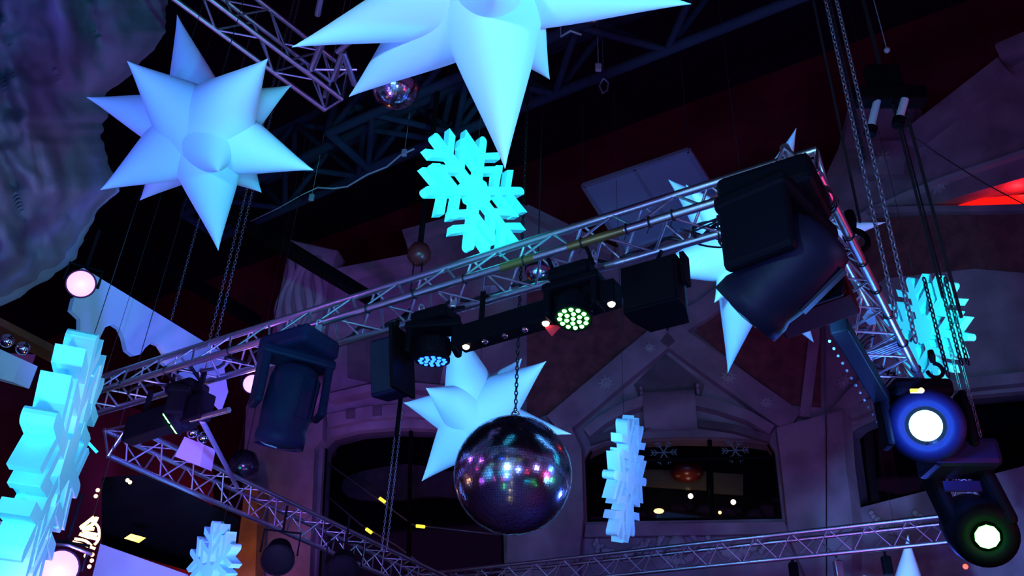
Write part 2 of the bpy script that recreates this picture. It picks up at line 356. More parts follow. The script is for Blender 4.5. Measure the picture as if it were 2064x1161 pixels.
# carved star rosettes on the ribs
def rosette(plane, x, y, r, off, label):
    c = plane.on(x, y, off); pts = []
    for i in range(18):
        th = PI*2*i/18; rr = r*(1.0 if i % 2 == 0 else 0.5); pts.append(c + plane.d*rr*math.cos(th) + Z*rr*math.sin(th))
    mb = MB(); mb.prism(pts, -plane.n*0.07); mb.ball(c+plane.n*0.0, r*0.28, 10, 6)
    link('star_rosette', mb, M['relief'], WALL_C if plane is PC else WALL_R)['label'] = label
rosette(PC, 1222, 772, 0.19, 0.27, 'carved star rosette on the rib left of the scroll bracket')
rosette(PC, 1468, 760, 0.19, 0.27, 'carved star rosette on the rib right of the scroll bracket')
rosette(PC, 1310, 700, 0.13, 0.27, 'small carved rosette near the top of the left rib')
rosette(PC, 1545, 812, 0.15, 0.27, 'small carved rosette low on the right rib')
rosette(PR, 1775, 318, 0.20, 0.38, 'carved leafy rosette on the pier under the twin lamps')
rosette(PR, 1893, 372, 0.20, 0.04, 'dark carved rosette above the tip of the red opening')
rosette(PR, 1700, 770, 0.17, 0.05, 'carved rosette behind the right arm of the truss')
# swags and wreath under the windows
def swag(plane, x0, x1, y, sag, label):
    mb = MB(); n = 34
    for i in range(n+1):
        t_ = i/n; x = x0+(x1-x0)*t_; yy = y + sag*4*t_*(1-t_); c = plane.on(x+random.uniform(-3, 3), yy+random.uniform(-5, 5), 0.05)
        r = 0.035+0.06*math.sin(PI*t_)*random.uniform(0.7, 1.2); mb.ball(c, r, 7, 5)
    for xx in (x0, x1):
        for k in range(5): mb.ball(plane.on(xx+random.uniform(-7, 7), y-6+k*7, 0.05), 0.06, 7, 5)
    link('swag_relief', mb, M['relief'], WALL_C if plane is PC else WALL_R)['label'] = label
swag(PC, 1206, 1300, 1096, 26, 'carved garland swag below the left half of middle window')
swag(PC, 1432, 1532, 1090, 26, 'carved garland swag below the right half of middle window')
swag(PR, 1762, 1850, 1040, 26, 'carved garland swag below the right window beside the green lamp')
mb = MB()
for i in range(30):
    th = 2*PI*i/30; mb.ball(PC.on(1366+38*math.cos(th), 1100+32*math.sin(th), 0.05), random.uniform(0.05, 0.09), 7, 5)
mb.ball(PC.on(1366, 1100, 0.02), 0.2, 12, 8)
link('wreath_relief', mb, M['relief'], WALL_C)['label'] = 'round carved wreath between the two swags under middle window'
# statue pillar at far left of the set wall
t = thing('carved_pillar', 'pale rocky pillar with a draped carving rising behind the truss', 'pillar', PC.on(620, 690, 0.3))
mb = MB(); mb.prism([PC.on(x, y, 0.45) for x, y in [(540, 720), (560, 610), (586, 486), (680, 506), (664, 560), (648, 650), (640, 720)]], -PC.n*0.45); link('shaft', mb, M['stone'], t)
mb = MB()
for k in range(5):
    pts = [PC.on(585+k*16+8*math.sin(i*0.7+k)+(-4)*i*0.6, 520+i*15, 0.47+0.03*math.sin(i+k)) for i in range(13)]
    mb.path(pts, 0.10)
link('drapery', mb, M['relief'], t)

# windows: frames, panes and the dim rooms behind
def window(n, plane, outline, bars, hall_pts):
    mb = MB(); c = [sum(p[0] for p in outline)/len(outline), sum(p[1] for p in outline)/len(outline)]
    inner = [(p[0]+(c[0]-p[0])*0.03, p[1]+(c[1]-p[1])*0.045) for p in outline]
    mb.prism([plane.on(*p, -0.12) for p in outline], -plane.n*0.1, [[plane.on(*p, -0.12) for p in inner]])
    fr = struct('window_%d' % n, mb, M['black_metal'])
    mb = MB()
    for a, b in bars: mb.tube(plane.on(*a, -0.16), plane.on(*b, -0.16), 0.045, 4)
    if bars: link('mullion', mb, M['black_metal'], fr)
    mb = MB(); mb.prism([plane.on(*p, -0.18) for p in outline], -plane.n*0.012); link('pane', mb, M['glass'], fr)
    mb = MB()                                   # lined room behind the opening
    out = [plane.on(*p, -0.52) for p in hall_pts]; n_ = len(out); back = [p-plane.n*1.6 for p in out]
    mb.add(out+back, [tuple(range(n_, 2*n_))] + [(i, (i+1) % n_, n_+(i+1) % n_, n_+i) for i in range(n_)])
    link('window_recess', mb, M['interior'], fr, fix=False)
    return fr
WIN1 = window(1, PC, WIN_C, [((1430, 880), (1436, 1050)), ((1180, 930), (1570, 922))], [(1150, 1080), (1150, 840), (1610, 840), (1610, 1080)])
window(2, PC, WIN_L, [((828, 862), (822, 1190))], [(610, 1230), (610, 830), (1050, 830), (1050, 1230)])
window(3, PR, WIN_R, [((1850, 812), (1868, 990))], [(1690, 1060), (1680, 790), (2300, 740), (2300, 960)])
# faint frost snowflake stickers
def decal(x, y, r, label):
    c = PC.on(x, y, -0.165); mb = MB()
    for i in range(6):
        d = PC.d*math.cos(PI*i/3)+Z*math.sin(PI*i/3); e = PC.d*math.cos(PI*i/3+PI/2)+Z*math.sin(PI*i/3+PI/2)
        mb.prism([c+d*0.0-e*0.012, c+d*r-e*0.012, c+d*r+e*0.012, c+e*0.012], PC.n*0.004)
        for q in (0.45, 0.7):
            for s_ in (-1, 1): mb.prism([c+d*r*q, c+d*r*(q+0.26)+e*s_*r*0.26, c+d*r*(q+0.34)+e*s_*r*0.24, c+d*r*(q+0.1)], PC.n*0.004)
    link('snowflake_sticker', mb, M['panel'], WIN1)['label'] = label
decal(1338, 912, 0.26, 'faint snowflake sticker on the left pane of the middle window')
decal(1482, 908, 0.26, 'faint snowflake sticker on the right pane of the middle window')
# beige wall strips, pendant, bulbs seen through the middle window
mb = MB(); mb.prism([PC.on(*p, -1.9) for p in [(1296, 946), (1424, 950), (1424, 988), (1296, 980)]], -PC.n*0.05); tag(link('beige_panel', mb, M['beige'], None), 'dim beige wall panel behind the maroon pendant in the window', 'panel')
mb = MB(); mb.prism([PC.on(*p, -1.9) for p in [(1436, 952), (1498, 956), (1498, 998), (1436, 994)]], -PC.n*0.05); tag(link('beige_panel', mb, M['beige'], None), 'dim beige wall panel right of the window mullion', 'panel')
t = thing('pendant_lamp', 'maroon bowl shaped pendant lamp inside the middle window', 'pendant lamp', PC.on(1384, 960, -1.3))
c = PC.on(1384, 948, -1.3); mb = MB(); mb.lathe([(0.02, 0.14), (0.2, 0.13), (0.34, 0.05), (0.36, -0.05), (0.3, -0.16), (0.12, -0.22), (0.01, -0.23)], Matrix.Translation(c)); link('shade', mb, M['redglass'], t)
mb = MB(); mb.tube(c+Z*0.13, c+Z*0.9, 0.012, 6); link('stem', mb, M['black_metal'], t)
point(c-Z*0.5+PC.n*0.3, (1, 0.6, 0.25), 2.2, 0.05)
def bulb(p, r, m, label, group='small lights seen inside the middle window'):
    mb = MB(); mb.ball(p, r, 12, 8); tag(link('light_bulb', mb, m, None), label, 'light bulb', group)
bulb(PC.on(1392, 1000, -1.5), 0.055, M['warmwhite'], 'glowing white bulb under the maroon pendant')
bulb(PC.on(1478, 1012, -1.5), 0.055, M['warmwhite'], 'glowing white bulb under the right beige panel')
bulb(PC.on(1451, 1033, -1.4), 0.035, M['warm'], 'small orange bulb low in the middle window')
mb = MB(); mb.lathe([(0.01, 0.07), (0.16, 0.05), (0.2, 0.0), (0.16, -0.05), (0.01, -0.07)], Matrix.Translation(PC.on(1328, 1030, -1.6)) @ Matrix.Scale(0.55, 4))
tag(link('candle_bowl', mb, M['warm'], None), 'orange glowing bowl at the bottom of the middle window', 'candle bowl')
# dim mural and rail inside the left window
mb = MB(); mb.prism([PC.on(*p, -1.7) for p in dense([(700, 960), (820, 935), (900, 950), (1000, 945), (1000, 1010), (880, 1000), (780, 1010), (700, 1000)], 3)], -PC.n*0.1)
tag(link('rocky_mural', mb, M['stone_dark'], None), 'dim rocky mural behind the left window', 'mural')
t = thing('balcony_rail', 'thin zigzag balcony rail with glowing yellow marks inside the left window', 'railing', PC.on(835, 1060, -0.3))
mb = MB(); mb.path([PC.on(*p, -0.3) for p in [(655, 930), (730, 983), (833, 1058), (900, 1066), (1010, 1078)]], 0.022, 6); link('top_rail', mb, M['alu_dull'], t)
mb = MB(); mb.path([PC.on(*p, -0.3) for p in [(660, 1000), (728, 1058), (800, 1100), (880, 1160)]], 0.018, 6); link('lower_rail', mb, M['alu_dull'], t)
for a, b in (((790, 1028), (840, 1161)), ((720, 1070), (790, 1030))):
    mb = MB(); mb.tube(PC.on(*a, -0.3), PC.on(*b, -0.3), 0.02, 6); link('strut', mb, M['black_metal'], t)
for a, b in (((765, 1004), (776, 1012)), ((839, 1060), (856, 1062)), ((738, 1066), (749, 1074))):
    mb = MB(); mb.tube(PC.on(*a, -0.28), PC.on(*b, -0.28), 0.035, 6); link('glowing_mark', mb, M['yellow'], t)  # emission on the marks stands in for light they reflect
# red opening in the right bay
mb = MB(); pts = [PR.on(*p, -0.50) for p in RED_R]; n_ = len(pts); back = [p-PR.n*0.7 for p in pts]
mb.add(pts+back, [tuple(range(n_, 2*n_))] + [(i, (i+1) % n_, n_+(i+1) % n_, n_+i) for i in range(n_)])
t = thing('red_cove', 'triangular red glowing cove opening in the right set wall', 'light cove', PR.on(2000, 400, -0.3)); link('lining', mb, mat('red_cove_paint', (0.55, 0.012, 0.01), 0.8), t, fix=False)
mb = MB(); mb.prism([PR.on(*p, -0.28) for p in [(1878, 415), (1960, 401), (2064, 392), (2230, 386), (2240, 402), (2064, 410), (1960, 413)]], -PR.n*0.05); link('neon_strip', mb, M['neon'], t)
mb = MB(); mb.ball(PR.on(2046, 376, -0.42), 0.085); link('globe', mb, M['white_box'], t)
point(PR.on(2050, 385, -0.2), (1, 0.02, 0.02), 10, 0.05)
point(PC.on(488, 1120, 2.2), (1.0, 0.42, 0.12), 26, 0.08)  # added unseen warm lamp that brightens the timber post
# timber post at lower left of the set wall and a dark beam wall to the left
mb = MB(); mb.prism([PC.on(*p, 0.9) for p in [(462, 1240), (494, 980), (520, 985), (512, 1240)]], -PC.n*0.4)
tag(link('timber_post', mb, M['timber'], None), 'orange brown timber post beside the pier left of the left window', 'post')
PL = Plane(-8.6, 12.0, 58)
mb = MB(); mb.prism([PL.on(x, y) for x, y in [(-500, 500), (430, 890), (430, 1300), (-500, 1300)]], -PL.n*0.3); struct('wall_side', mb, M['redwall'])
mb = MB(); mb.prism([PL.on(x, y, 0.35) for x, y in [(-300, 480), (0, 640), (140, 712), (140, 728), (0, 656), (-300, 500)]], -PL.n*0.35); struct('trim_90', mb, M['timber'])
# dark roof beams on the left
for i, (a, b) in enumerate([((195, 455), (520, 650)), ((330, 350), (760, 610))]):
    mb = MB(); p, q = at_z(*a, 10.5), at_z(*b, 10.5); x, y, z = basis(q-p)
    mb.box((0.25, 0.18, (q-p).length), frame((p+q)/2, x, y, z), 0.02)
    tag(link('ceiling_beam', mb, M['black_metal'], None), ['black ceiling beam above the cut-out snow board', 'black ceiling beam crossing behind the left hanging chains'][i], 'beam', 'dark beams on the left side of the ceiling')

# ------------------------------------------------------------------ rock formation, upper left
edge = [(-420, 330), (-160, 332), (0, 338), (60, 328), (110, 302), (150, 262), (190, 214), (250, 205), (330, 218), (385, 240), (420, 208), (470, 176), (520, 148), (560, 96), (600, 40), (625, -30), (650, -180)]
def ex(y):
    for (y0, x0), (y1, x1) in zip(edge, edge[1:]):
        if y0 <= y <= y1: return x0+(x1-x0)*(y-y0)/(y1-y0)
    return -180
NY, NX = 150, 90; mb = MB(); vs = []
for side in (0, 1):
    for i in range(NY+1):
        y = -420+(650+420)*i/NY; xe = ex(y)
        for j in range(NX+1):
            s = j/NX; x = -520+(xe+520)*s
            q = Vector((x*0.0042-y*0.0020, y*0.0012+x*0.0014, 0.3))
            fold = abs(noise.noise(q*2.1))*1.15 + 0.5*abs(noise.noise(q*5.0+Vector((3, 1, 0)))) + 0.16*noise.noise(Vector((x, y, 0))*0.03)
            round_ = (s**5)*1.4 + (i/NY)**6*1.0
            D = 8.2 + 0.0016*(x) + round_ - (1-s**6)*fold
            if side: D = 9.3+0.0016*x+round_*0.3
            jx = (16*noise.noise(Vector((y*0.02, 2.2, 0)))+7*noise.noise(Vector((y*0.07, 5.2, 0))))*s**3
            vs.append(at_d(x+jx, y, D))
n1 = (NY+1)*(NX+1); fs = []
for i in range(NY):
    for j in range(NX):
        a = i*(NX+1)+j; fs.append((a, a+1, a+NX+2, a+NX+1)); fs.append((n1+a, n1+a+NX+1, n1+a+NX+2, n1+a+1))
    a = i*(NX+1)+NX; fs.append((a, n1+a, n1+a+NX+1, a+NX+1)); a = i*(NX+1); fs.append((a, a+NX+1, n1+a+NX+1, n1+a))
for j in range(NX):
    a = j; fs.append((a, n1+a, n1+a+1, a+1)); a = NY*(NX+1)+j; fs.append((a, a+1, n1+a+1, n1+a))
mb.add(vs, fs, True); tag(link('rock_formation', mb, M['rock'], None), 'large folded grey cave rock lit violet at upper left', 'rock')

# ================================================================== TRUSSES
def truss(label, a, b, side, w, h, zdir, lace, r=0.030, rb=0.010, m='alu', group=None, square=False, name='lighting_truss', ends=True, matb='alu_dull'):
    """a-b is the near bottom chord; side = unit vector to the other bottom chord; zdir*h = height"""
    a, b, side = Vector(a), Vector(b), Vector(side); t = thing(name, label, 'truss', a, group)
    L = (b-a).length; d = (b-a)/L; up = Vector(zdir)*h
    if square: ch = [(a, b), (a+side*w, b+side*w), (a+up, b+up), (a+side*w+up, b+side*w+up)]; faces = [(0, 1), (0, 2), (1, 3), (2, 3)]
    else: ap = side*w*0.5+up; ch = [(a, b), (a+side*w, b+side*w), (a+ap, b+ap)]; faces = [(0, 1), (1, 2), (2, 0)]
    for p, q in ch: mb = MB(); mb.tube(p, q, r, 14); link('chord', mb, M[m], t)
    n = max(2, round(L/lace)); cnt = 0
    for fi, (i, j) in enumerate(faces):
        for k in range(n):
            p = ch[i][0]+d*(L*k/n); q = ch[j][0]+d*(L*(k+0.5)/n); s = ch[i][0]+d*(L*(k+1)/n)
            mb = MB(); mb.tube(p, q, rb, 6); link('brace', mb, M[matb or m], t)
            mb = MB(); mb.tube(q, s, rb, 6); link('brace', mb, M[matb or m], t); cnt += 2
    if ends:
        for e in (0, 1):
            mb = MB()
            for i, j in faces: mb.tube(ch[i][e], ch[j][e], rb*1.4, 6)
            link('end_frame', mb, M[m], t)
    return t, ch
A = at_z(1645, 345, TZ); B = at_z(207, 786, TZ); B.z = TZ
dAB = (B-A).normalized(); side1 = Vector((-dAB.y, dAB.x, 0)); side1 = side1 if side1.y > 0 else -side1
TL = (B-A).length
Bx = A + dAB*(TL+0.9)
front_truss, chF = truss('long front aluminium truss carrying the dark moving heads', A, Bx, side1, 0.33, 0.285, Z, 0.46)
armEnd = at_z(1858, 767, TZ); dAR = (armEnd-A).normalized(); side2 = Vector((-dAR.y, dAR.x, 0)); side2 = side2 if side2.x < 0 else -side2
arm_truss, chR = truss('right side arm of the truss with red lit tubes, running back from corner', A+dAR*0.04+Z*0.001, A+dAR*6.6, side2, 0.33, 0.285, Z, 0.44)
# far truss, parallel to the front one
f1 = at_z(1290, 1161, TZ); f2 = at_z(1930, 1098, TZ); dF = (f1-f2).normalized(); sF = Vector((-dF.y, dF.x, 0)); sF = sF if sF.y < 0 else -sF
truss('far blue lit truss low at the right of the picture', f2+Z*0.285+sF*0, f2+dF*8.5+Z*0.285, sF, 0.33, -0.285, Z, 0.5, m='alu')
# left truss running back under the left snowflakes
l1 = at_z(256, 888, TZ); l2 = at_z(700, 1092, TZ); dL = (l2-l1).normalized(); sL = Vector((dL.y, -dL.x, 0))
truss('violet lit left truss sloping to the bottom under the green lamp', l1-dL*0.3, l1+dL*6.2, sL, 0.34, 0.30, -Z, 0.45, r=0.028, rb=0.010, m='alu')
# high violet box truss, top left
q1 = at_z(345, -6, 8.2); q2 = at_z(655, 222, 8.2); dT = (q2-q1).normalized(); sT = Vector((dT.y, -dT.x, 0))
q3 = at_z(700, 208, 8.2); wT = abs((q3-q2).dot(sT))
truss('high violet box truss behind the left star, top of picture', q1-dT*0.2, q2, sT if (q3-q2).dot(sT) > 0 else -sT, wT, 0.42, Z, 0.62, r=0.026, rb=0.011, square=True)
# stub truss crossing at its end behind the big star
p1 = at_z(628, 146, 8.2); p2 = at_z(735, 20, 8.2)
t = thing('truss_corner_block', 'violet truss corner bars left of the big star lower tip', 'truss', at_z(690, 120, 8.2))
for a, b, r in (((628, 140), (660, 60), 0.035), ((672, 160), (692, 105), 0.035), ((692, 105), (715, 170), 0.035), ((640, 30), (650, -20), 0.03), ((628, 140), (720, 140), 0.015), ((680, 105), (735, 60), 0.03)):
    mb = MB(); mb.tube(at_z(*a, 8.25), at_z(*b, 8.25), r, 8); link('bar', mb, M['alu'], t)
# black roof trusses
for lab, a, b, z, w_ in (('black roof truss sloping down behind the big star', (850, 297), (1620, -8), 10.2, 0.9), ('black roof truss higher up at the top edge of picture', (1130, 85), (1480, -60), 10.9, 0.8),
                   ('black roof truss behind the snowflake and left star', (520, 445), (905, 275), 10.6, 0.8)):
    a3, b3 = at_z(*a, z), at_z(*b, z); d = (b3-a3).normalized(); s_ = Vector((-d.y, d.x, 0)); s_ = s_ if s_.y < 0 else -s_
    truss(lab, a3-d*1.0, b3+d*1.5, s_, w_, 0.9, Z, 1.6, r=0.07, rb=0.05, m='roof_steel', matb='roof_steel', square=True, name='roof_truss', group=None)

def A1(u, v, dz): return A + dAB*u + side1*v + Z*dz
# tape, ties and cables on the front truss
for (x0, y0, x1, y1, lb) in ((1150, 503, 1262, 467, 'worn yellow tape on the tube left of the black speaker'), (1020, 548, 1085, 526, 'worn yellow tape on the tube above the blue lamp')):
    p, q = at_z(x0, y0, TZ), at_z(x1, y1, TZ); k0 = (p-A).dot(dAB); k1 = (q-A).dot(dAB)
    mb = MB(); mb.tube(A1(k0, 0, 0), A1(k1, 0, 0), 0.0315, 14); tag(link('tape_wrap', mb, M['tape'], None), lb, 'tape', 'yellow tape wraps on the front truss')
for i, u in enumerate([0.9, 1.06, 1.22, 1.55, 2.0, 2.5, 2.95, 3.4, 4.1, 4.9, 5.7, 6.3]):
    mb = MB(); mb.torus(A1(u, 0, 0), dAB, 0.036, 0.006); mb.tube(A1(u, -0.005, -0.03), A1(u+0.02, -0.01, -0.09), 0.003, 5)
    link('cable_tie', mb, M['cable'], front_truss)
for i, u in enumerate([0.35, 0.75, 1.1, 1.5, 1.9, 2.4, 2.9]):
    mb = MB(); mb.torus(A+dAR*u, dAR, 0.036, 0.006); link('cable_tie', mb, M['cable'], arm_truss)
mb = MB()
def wob(u0, u1, v, dz, amp, n=40, ph=0.0): return [A1(u0+(u1-u0)*i/n, v+amp*math.sin(i*0.9+ph), dz+amp*math.sin(i*0.55+ph*2)) for i in range(n+1)]
for nm, pts, lb in (
    ('power_cable', wob(0.5, 2.3, 0.33, 0.045, 0.03), 'black power cable lying along the truss above the speaker'),
    ('power_cable', wob(2.4, 3.9, 0.31, 0.04, 0.025, 36, 1.4), 'black power cable lying along the truss above the light bar'),
    ('power_cable', wob(4.3, 6.4, 0.17, 0.02, 0.04, 46, 2.0), 'black power cable along the far left part of the truss')):
    mb = MB(); mb.path(pts, 0.014, 6); tag(link(nm, mb, M['cable'], None), lb, 'cable')
t = thing('cable_bundle', 'tangle of looping black cables left of the big moving head', 'cable', at_z(1430, 450, TZ))
for i in range(6):
    pts = []
    for k in range(20):
        s_ = k/19; pts.append(at_z(1372+i*9+92*s_+14*math.sin(k*0.6+i), 462-22*s_+i*5+17*math.sin(s_*PI*1.6+i*1.3), TZ-0.02+0.02*i))
    mb = MB(); mb.path(pts, 0.007, 6); link('cable', mb, M['cable'], t)
mb = MB(); mb.path([at_z(1448, 470, 5.0), at_z(1452, 492, 4.98), at_z(1466, 503, 4.97), at_z(1478, 492, 4.98), at_z(1474, 474, 5.02)], 0.007, 6); link('loop', mb, M['cable'], t)
t = thing('cable_bundle', 'black cable loops on the truss corner right of big moving head', 'cable', at_z(1660, 395, TZ))
for i in range(3):
    pts = [at_z(1640+26*math.sin(PI*k/14)*1.6+i*3, 376+i*5+46*k/14-10*math.sin(PI*k/7), TZ-0.05) for k in range(15)]
    mb = MB(); mb.path(pts, 0.006, 6); link('cable', mb, M['cable'], t)
t = thing('cable_bundle', 'dark tangle of cables inside the right truss arm', 'cable', at_z(1760, 700, TZ+0.05))
for i in range(7):
    pts = [at_z(1722+i*12+44*math.sin(k*0.5+i*1.1)*0.5, 650+i*16+k*6+9*math.cos(k*0.8+i), TZ+0.1) for k in range(16)]
    mb = MB(); mb.path(pts, 0.008, 6); link('cable', mb, M['cable'], t)

# ================================================================== STARS
def star(label, cx, cy, D, tips, core_px, slope, front=0.0, mt='nylon'):
    c = at_d(cx, cy, D); k = D/F*1.0; t = thing('inflatable_star', label, 'star', c)
    back = (c-EYE).normalized(); kk = (c-EYE).dot(FW)/F
    rc = core_px*kk
    for tp in tips:
        x, y, dz = tp[:3]; kr = tp[3] if len(tp) > 3 else 1.0
        p0 = EYE + ray(x, y)*((c-EYE).dot(FW)/ray(x, y).dot(FW))
        p = p0 + (p0-EYE).normalized()*(dz*kk)                 # dz in pixels of depth, negative = towards the viewer
        L = (p-c).length; x_, y_, z_ = basis(p-c); rr = min(rc*kr, L*0.75)
        prof = [(0.0008, L)]
        for i in range(1, 15):
            s = i/14; prof.append((rr*s*(1+0.13*math.sin(PI*s)), L*(1-s)))
        prof += [(rr*0.93, -rr*0.25), (rr*0.7, -rr*0.5), (0.001, -rr*0.62)]
        mb = MB(); mb.lathe(prof, frame(c, x_, y_, z_), 36); link('point', mb, M[mt], t)
    mb = MB(); mb.tube(c+Z*rc*0.5, Vector((c.x, c.y, topz-0.01)), 0.003, 5); link('wire', mb, M['rope'], t)
    return t
star('white inflatable star glowing blue beside the cave rock', 412, 268, 6.2,
     [(357, 30, 60, .85), (540, 118, -135, 1.06), (587, 172, 70, .9), (632, 343, -10), (527, 388, 120), (440, 505, 0), (282, 404, 110, .9), (202, 383, -20), (174, 196, 40, .9), (256, 123, -140, 1.06), (440, 346, -118, 1.0), (420, 240, 240)], 84, 0.37)
star('largest inflatable star, cut off by the top edge of the picture', 985, -30, 4.3,
     [(588, 95, -40, .8), (703, 195, 110), (1018, 340, -70), (1108, 160, 170, .9), (1393, 8, -20, .8), (1240, -330, 30), (960, -400, 0), (700, -260, 40), (1000, -30, -300, .8), (800, -200, -200), (1180, -240, -200), (985, -15, 330)], 118, 0.36)
star('inflatable star behind the truss and the biggest moving head', 1512, 505, 8.6,
     [(1605, 258, 0, .85), (1347, 362, 30), (1382, 372, -50, .8), (1785, 448, -20, .75), (1700, 425, 90), (1467, 752, 0, .9), (1292, 550, -40, .9), (1640, 690, 60), (1530, 470, -70, .9), (1500, 510, 200), (1440, 610, -60, .8)], 74, 0.33)
star('inflatable star behind the large mirror ball', 962, 838, 9.6,
     [(908, 640, 0), (1052, 722, 40, .9), (1101, 728, -50), (1152, 875, 10, .7), (850, 970, 0), (813, 812, 40), (858, 782, -80), (1050, 990, 40), (955, 1000, 80), (925, 850, -60, .9), (962, 838, 150)], 66, 0.33)
star('small inflatable star showing its tip at the bottom right', 1832, 1212, 14.6,
     [(1830, 1078, 0, .8), (1740, 1160, 0), (1925, 1165, 0), (1690, 1240, 0), (1960, 1270, 0), (1800, 1330, 0), (1832, 1212, -110)], 44, 0.3)

# ================================================================== SNOWFLAKES
def flake(label, cx, cy, D, p, q, sgn, th, mt='foam', rot=0.0):
    """p, q: image vectors (px, y down) of two perpendicular radii of the flake"""
    c = at_d(cx, cy, D); k = (c-EYE).dot(FW)/F
    n = (c-EYE).normalized(); rx = (RT-n*RT.dot(n)).normalized(); ry = -(UP-n*UP.dot(n)); ry = (ry-rx*ry.dot(rx)).normalized()
    pq = p[0]*q[0]+p[1]*q[1]; dd = (q[0]**2+q[1]**2)-(p[0]**2+p[1]**2)       # zp^2 - zq^2 = dd, zp*zq = -pq
    zp2 = (dd+math.sqrt(dd*dd+4*pq*pq))/2; zp = math.sqrt(max(zp2, 0))*sgn
    zq = -pq/zp if abs(zp) > 1e-6 else math.sqrt(max(0, -dd))*sgn
    P = (rx*p[0]+ry*p[1]+n*zp)*k; Q = (rx*q[0]+ry*q[1]+n*zq)*k; N = P.cross(Q).normalized()
    if N.dot(n) > 0: N = -N
    Rr = P.length; e0 = P.normalized(); e1 = N.cross(e0); e1 = e1 if e1.dot(Q) > 0 else -e1
    t = thing('foam_snowflake', label, 'snowflake', c, None)
    def pt(x, y): return c + e0*x*Rr + e1*y*Rr
    cnt = [0]
    def bar(mb, x0, y0, x1, y1, w0, w1, tip=True):
        a = Vector((x0, y0)); b = Vector((x1, y1)); d = (b-a).normalized(); s = Vector((-d.y, d.x)); cnt[0] += 1
        tt = th*(1-0.012*(cnt[0] % 7))
        pts = [a-s*w0/2, b-s*w1/2] + ([b+d*w1*0.55] if False else []) + [b+s*w1/2, a+s*w0/2]
        if tip == 'cut': pts = [a-s*w0/2, b-s*w1/2+d*w1*0.5, b+s*w1/2-d*w1*0.15, a+s*w0/2]
        if tip == 'cut2': pts = [a-s*w0/2, b-s*w1/2-d*w1*0.15, b+s*w1/2+d*w1*0.5, a+s*w0/2]
        if tip == 'round': pts = [a-s*w0/2, b-s*w1/2] + [b + (d*math.cos(g)+s*math.sin(g))*w1/2 for g in [-PI/2+PI*i/6 for i in range(1, 6)]] + [b+s*w1/2, a+s*w0/2]
        mb.prism([pt(v.x, v.y)+N*tt/2 for v in pts], -N*tt)
    mb = MB(); hexa = [pt(0.27*math.cos(PI*i/3+PI/6), 0.27*math.sin(PI*i/3+PI/6))+N*th*0.53 for i in range(6)]; mb.prism(hexa, -N*th*1.06); link('hub', mb, M[mt], t)
    for i in range(6):
        g = PI*i/3+R(rot); ca, sa = math.cos(g), math.sin(g); mb = MB()
        def rb(x0, y0, x1, y1, w0, w1, tip=True): bar(mb, x0*ca-y0*sa, x0*sa+y0*ca, x1*ca-y1*sa, x1*sa+y1*ca, w0, w1, tip)
        rb(0, 0, 0.95, 0, 0.14, 0.13, 'round')
        for x0, l in ((0.40, 0.46), (0.66, 0.38)):
            for s_ in (-1, 1):
                rb(x0-0.02, 0, x0+l*0.5, s_*l*0.866, 0.105, 0.120, 'cut' if s_ > 0 else 'cut2')
        link('arm', mb, M[mt], t)
    mb = MB(); mb.tube(c, Vector((c.x, c.y, topz-0.01)), 0.003, 5); link('wire', mb, M['rope'], t)
    return t
flake('cyan foam snowflake hanging between the two upper stars, tilted', 957, 388, 7.2, (98, 0), (40, 128), 1, 0.07)
flake('cyan foam snowflake behind the right truss arm and chains', 1868, 664, 9.5, (76, 16), (-14, 112), -1, 0.10)
flake('large foam snowflake seen edge-on at the far left', 108, 922, 6.0, (40, 22), (-46, 252), 1, 0.17, rot=12)
flake('foam snowflake seen edge-on right of the large mirror ball', 1261, 964, 10.0, (34, -10), (-10, 126), 1, 0.13, rot=8)
flake('foam snowflake cut off by the bottom edge near the timber post', 428, 1160, 10.5, (44, 14), (-8, 104), -1, 0.12, rot=20)

# ================================================================== MIRROR BALLS
def mirror_ball(label, x, y, D, rpx, rows, hang, gold=False, group='mirror balls'):
    c = at_d(x, y, D); r = rpx*(c-EYE).dot(FW)/F
    t = thing('mirror_ball', label, 'mirror ball', c, None)
    mb = MB(); mb.ball(c, r*0.975, 40, 24); link('core', mb, M['grout'], t)
    mb = MB(); rnd = random.Random(rows)
    for i in range(rows):
        a0 = PI*i/rows+0.0015; a1 = PI*(i+1)/rows-0.0015; am = (a0+a1)/2; n = max(4, int(2*rows*math.sin(am)))
        for j in range(n):
            b0 = 2*PI*(j+0.04)/n; b1 = 2*PI*(j+0.96)/n; bm_ = (b0+b1)/2
            n_ = Vector((math.sin(am)*math.cos(bm_), math.sin(am)*math.sin(bm_), math.cos(am)))
            tl = Vector((rnd.uniform(-1, 1), rnd.uniform(-1, 1), rnd.uniform(-1, 1)))*0.006
            qs = []
            for aa, bb in ((a0, b0), (a0, b1), (a1, b1), (a1, b0)):
                v = Vector((math.sin(aa)*math.cos(bb), math.sin(aa)*math.sin(bb), math.cos(aa))); v = v*(r)
                v += n_*(-(v.dot(tl)))
                qs.append(c+v)
            mb.add(qs, [(0, 3, 2, 1)])
    link('mirror_tiles', mb, M['mirror'], t, fix=False)
    mb = MB(); mb.lathe([(0.001, r*1.06), (r*0.12, r*1.05), (r*0.16, r*0.98)], Matrix.Translation(c), 16); mb.torus(c+Z*r*1.1, Vector((0, 1, 0)), r*0.06, r*0.018); link('cap', mb, M['chrome'], t)
    BALLS.append(t); return c, r
BALLS = []
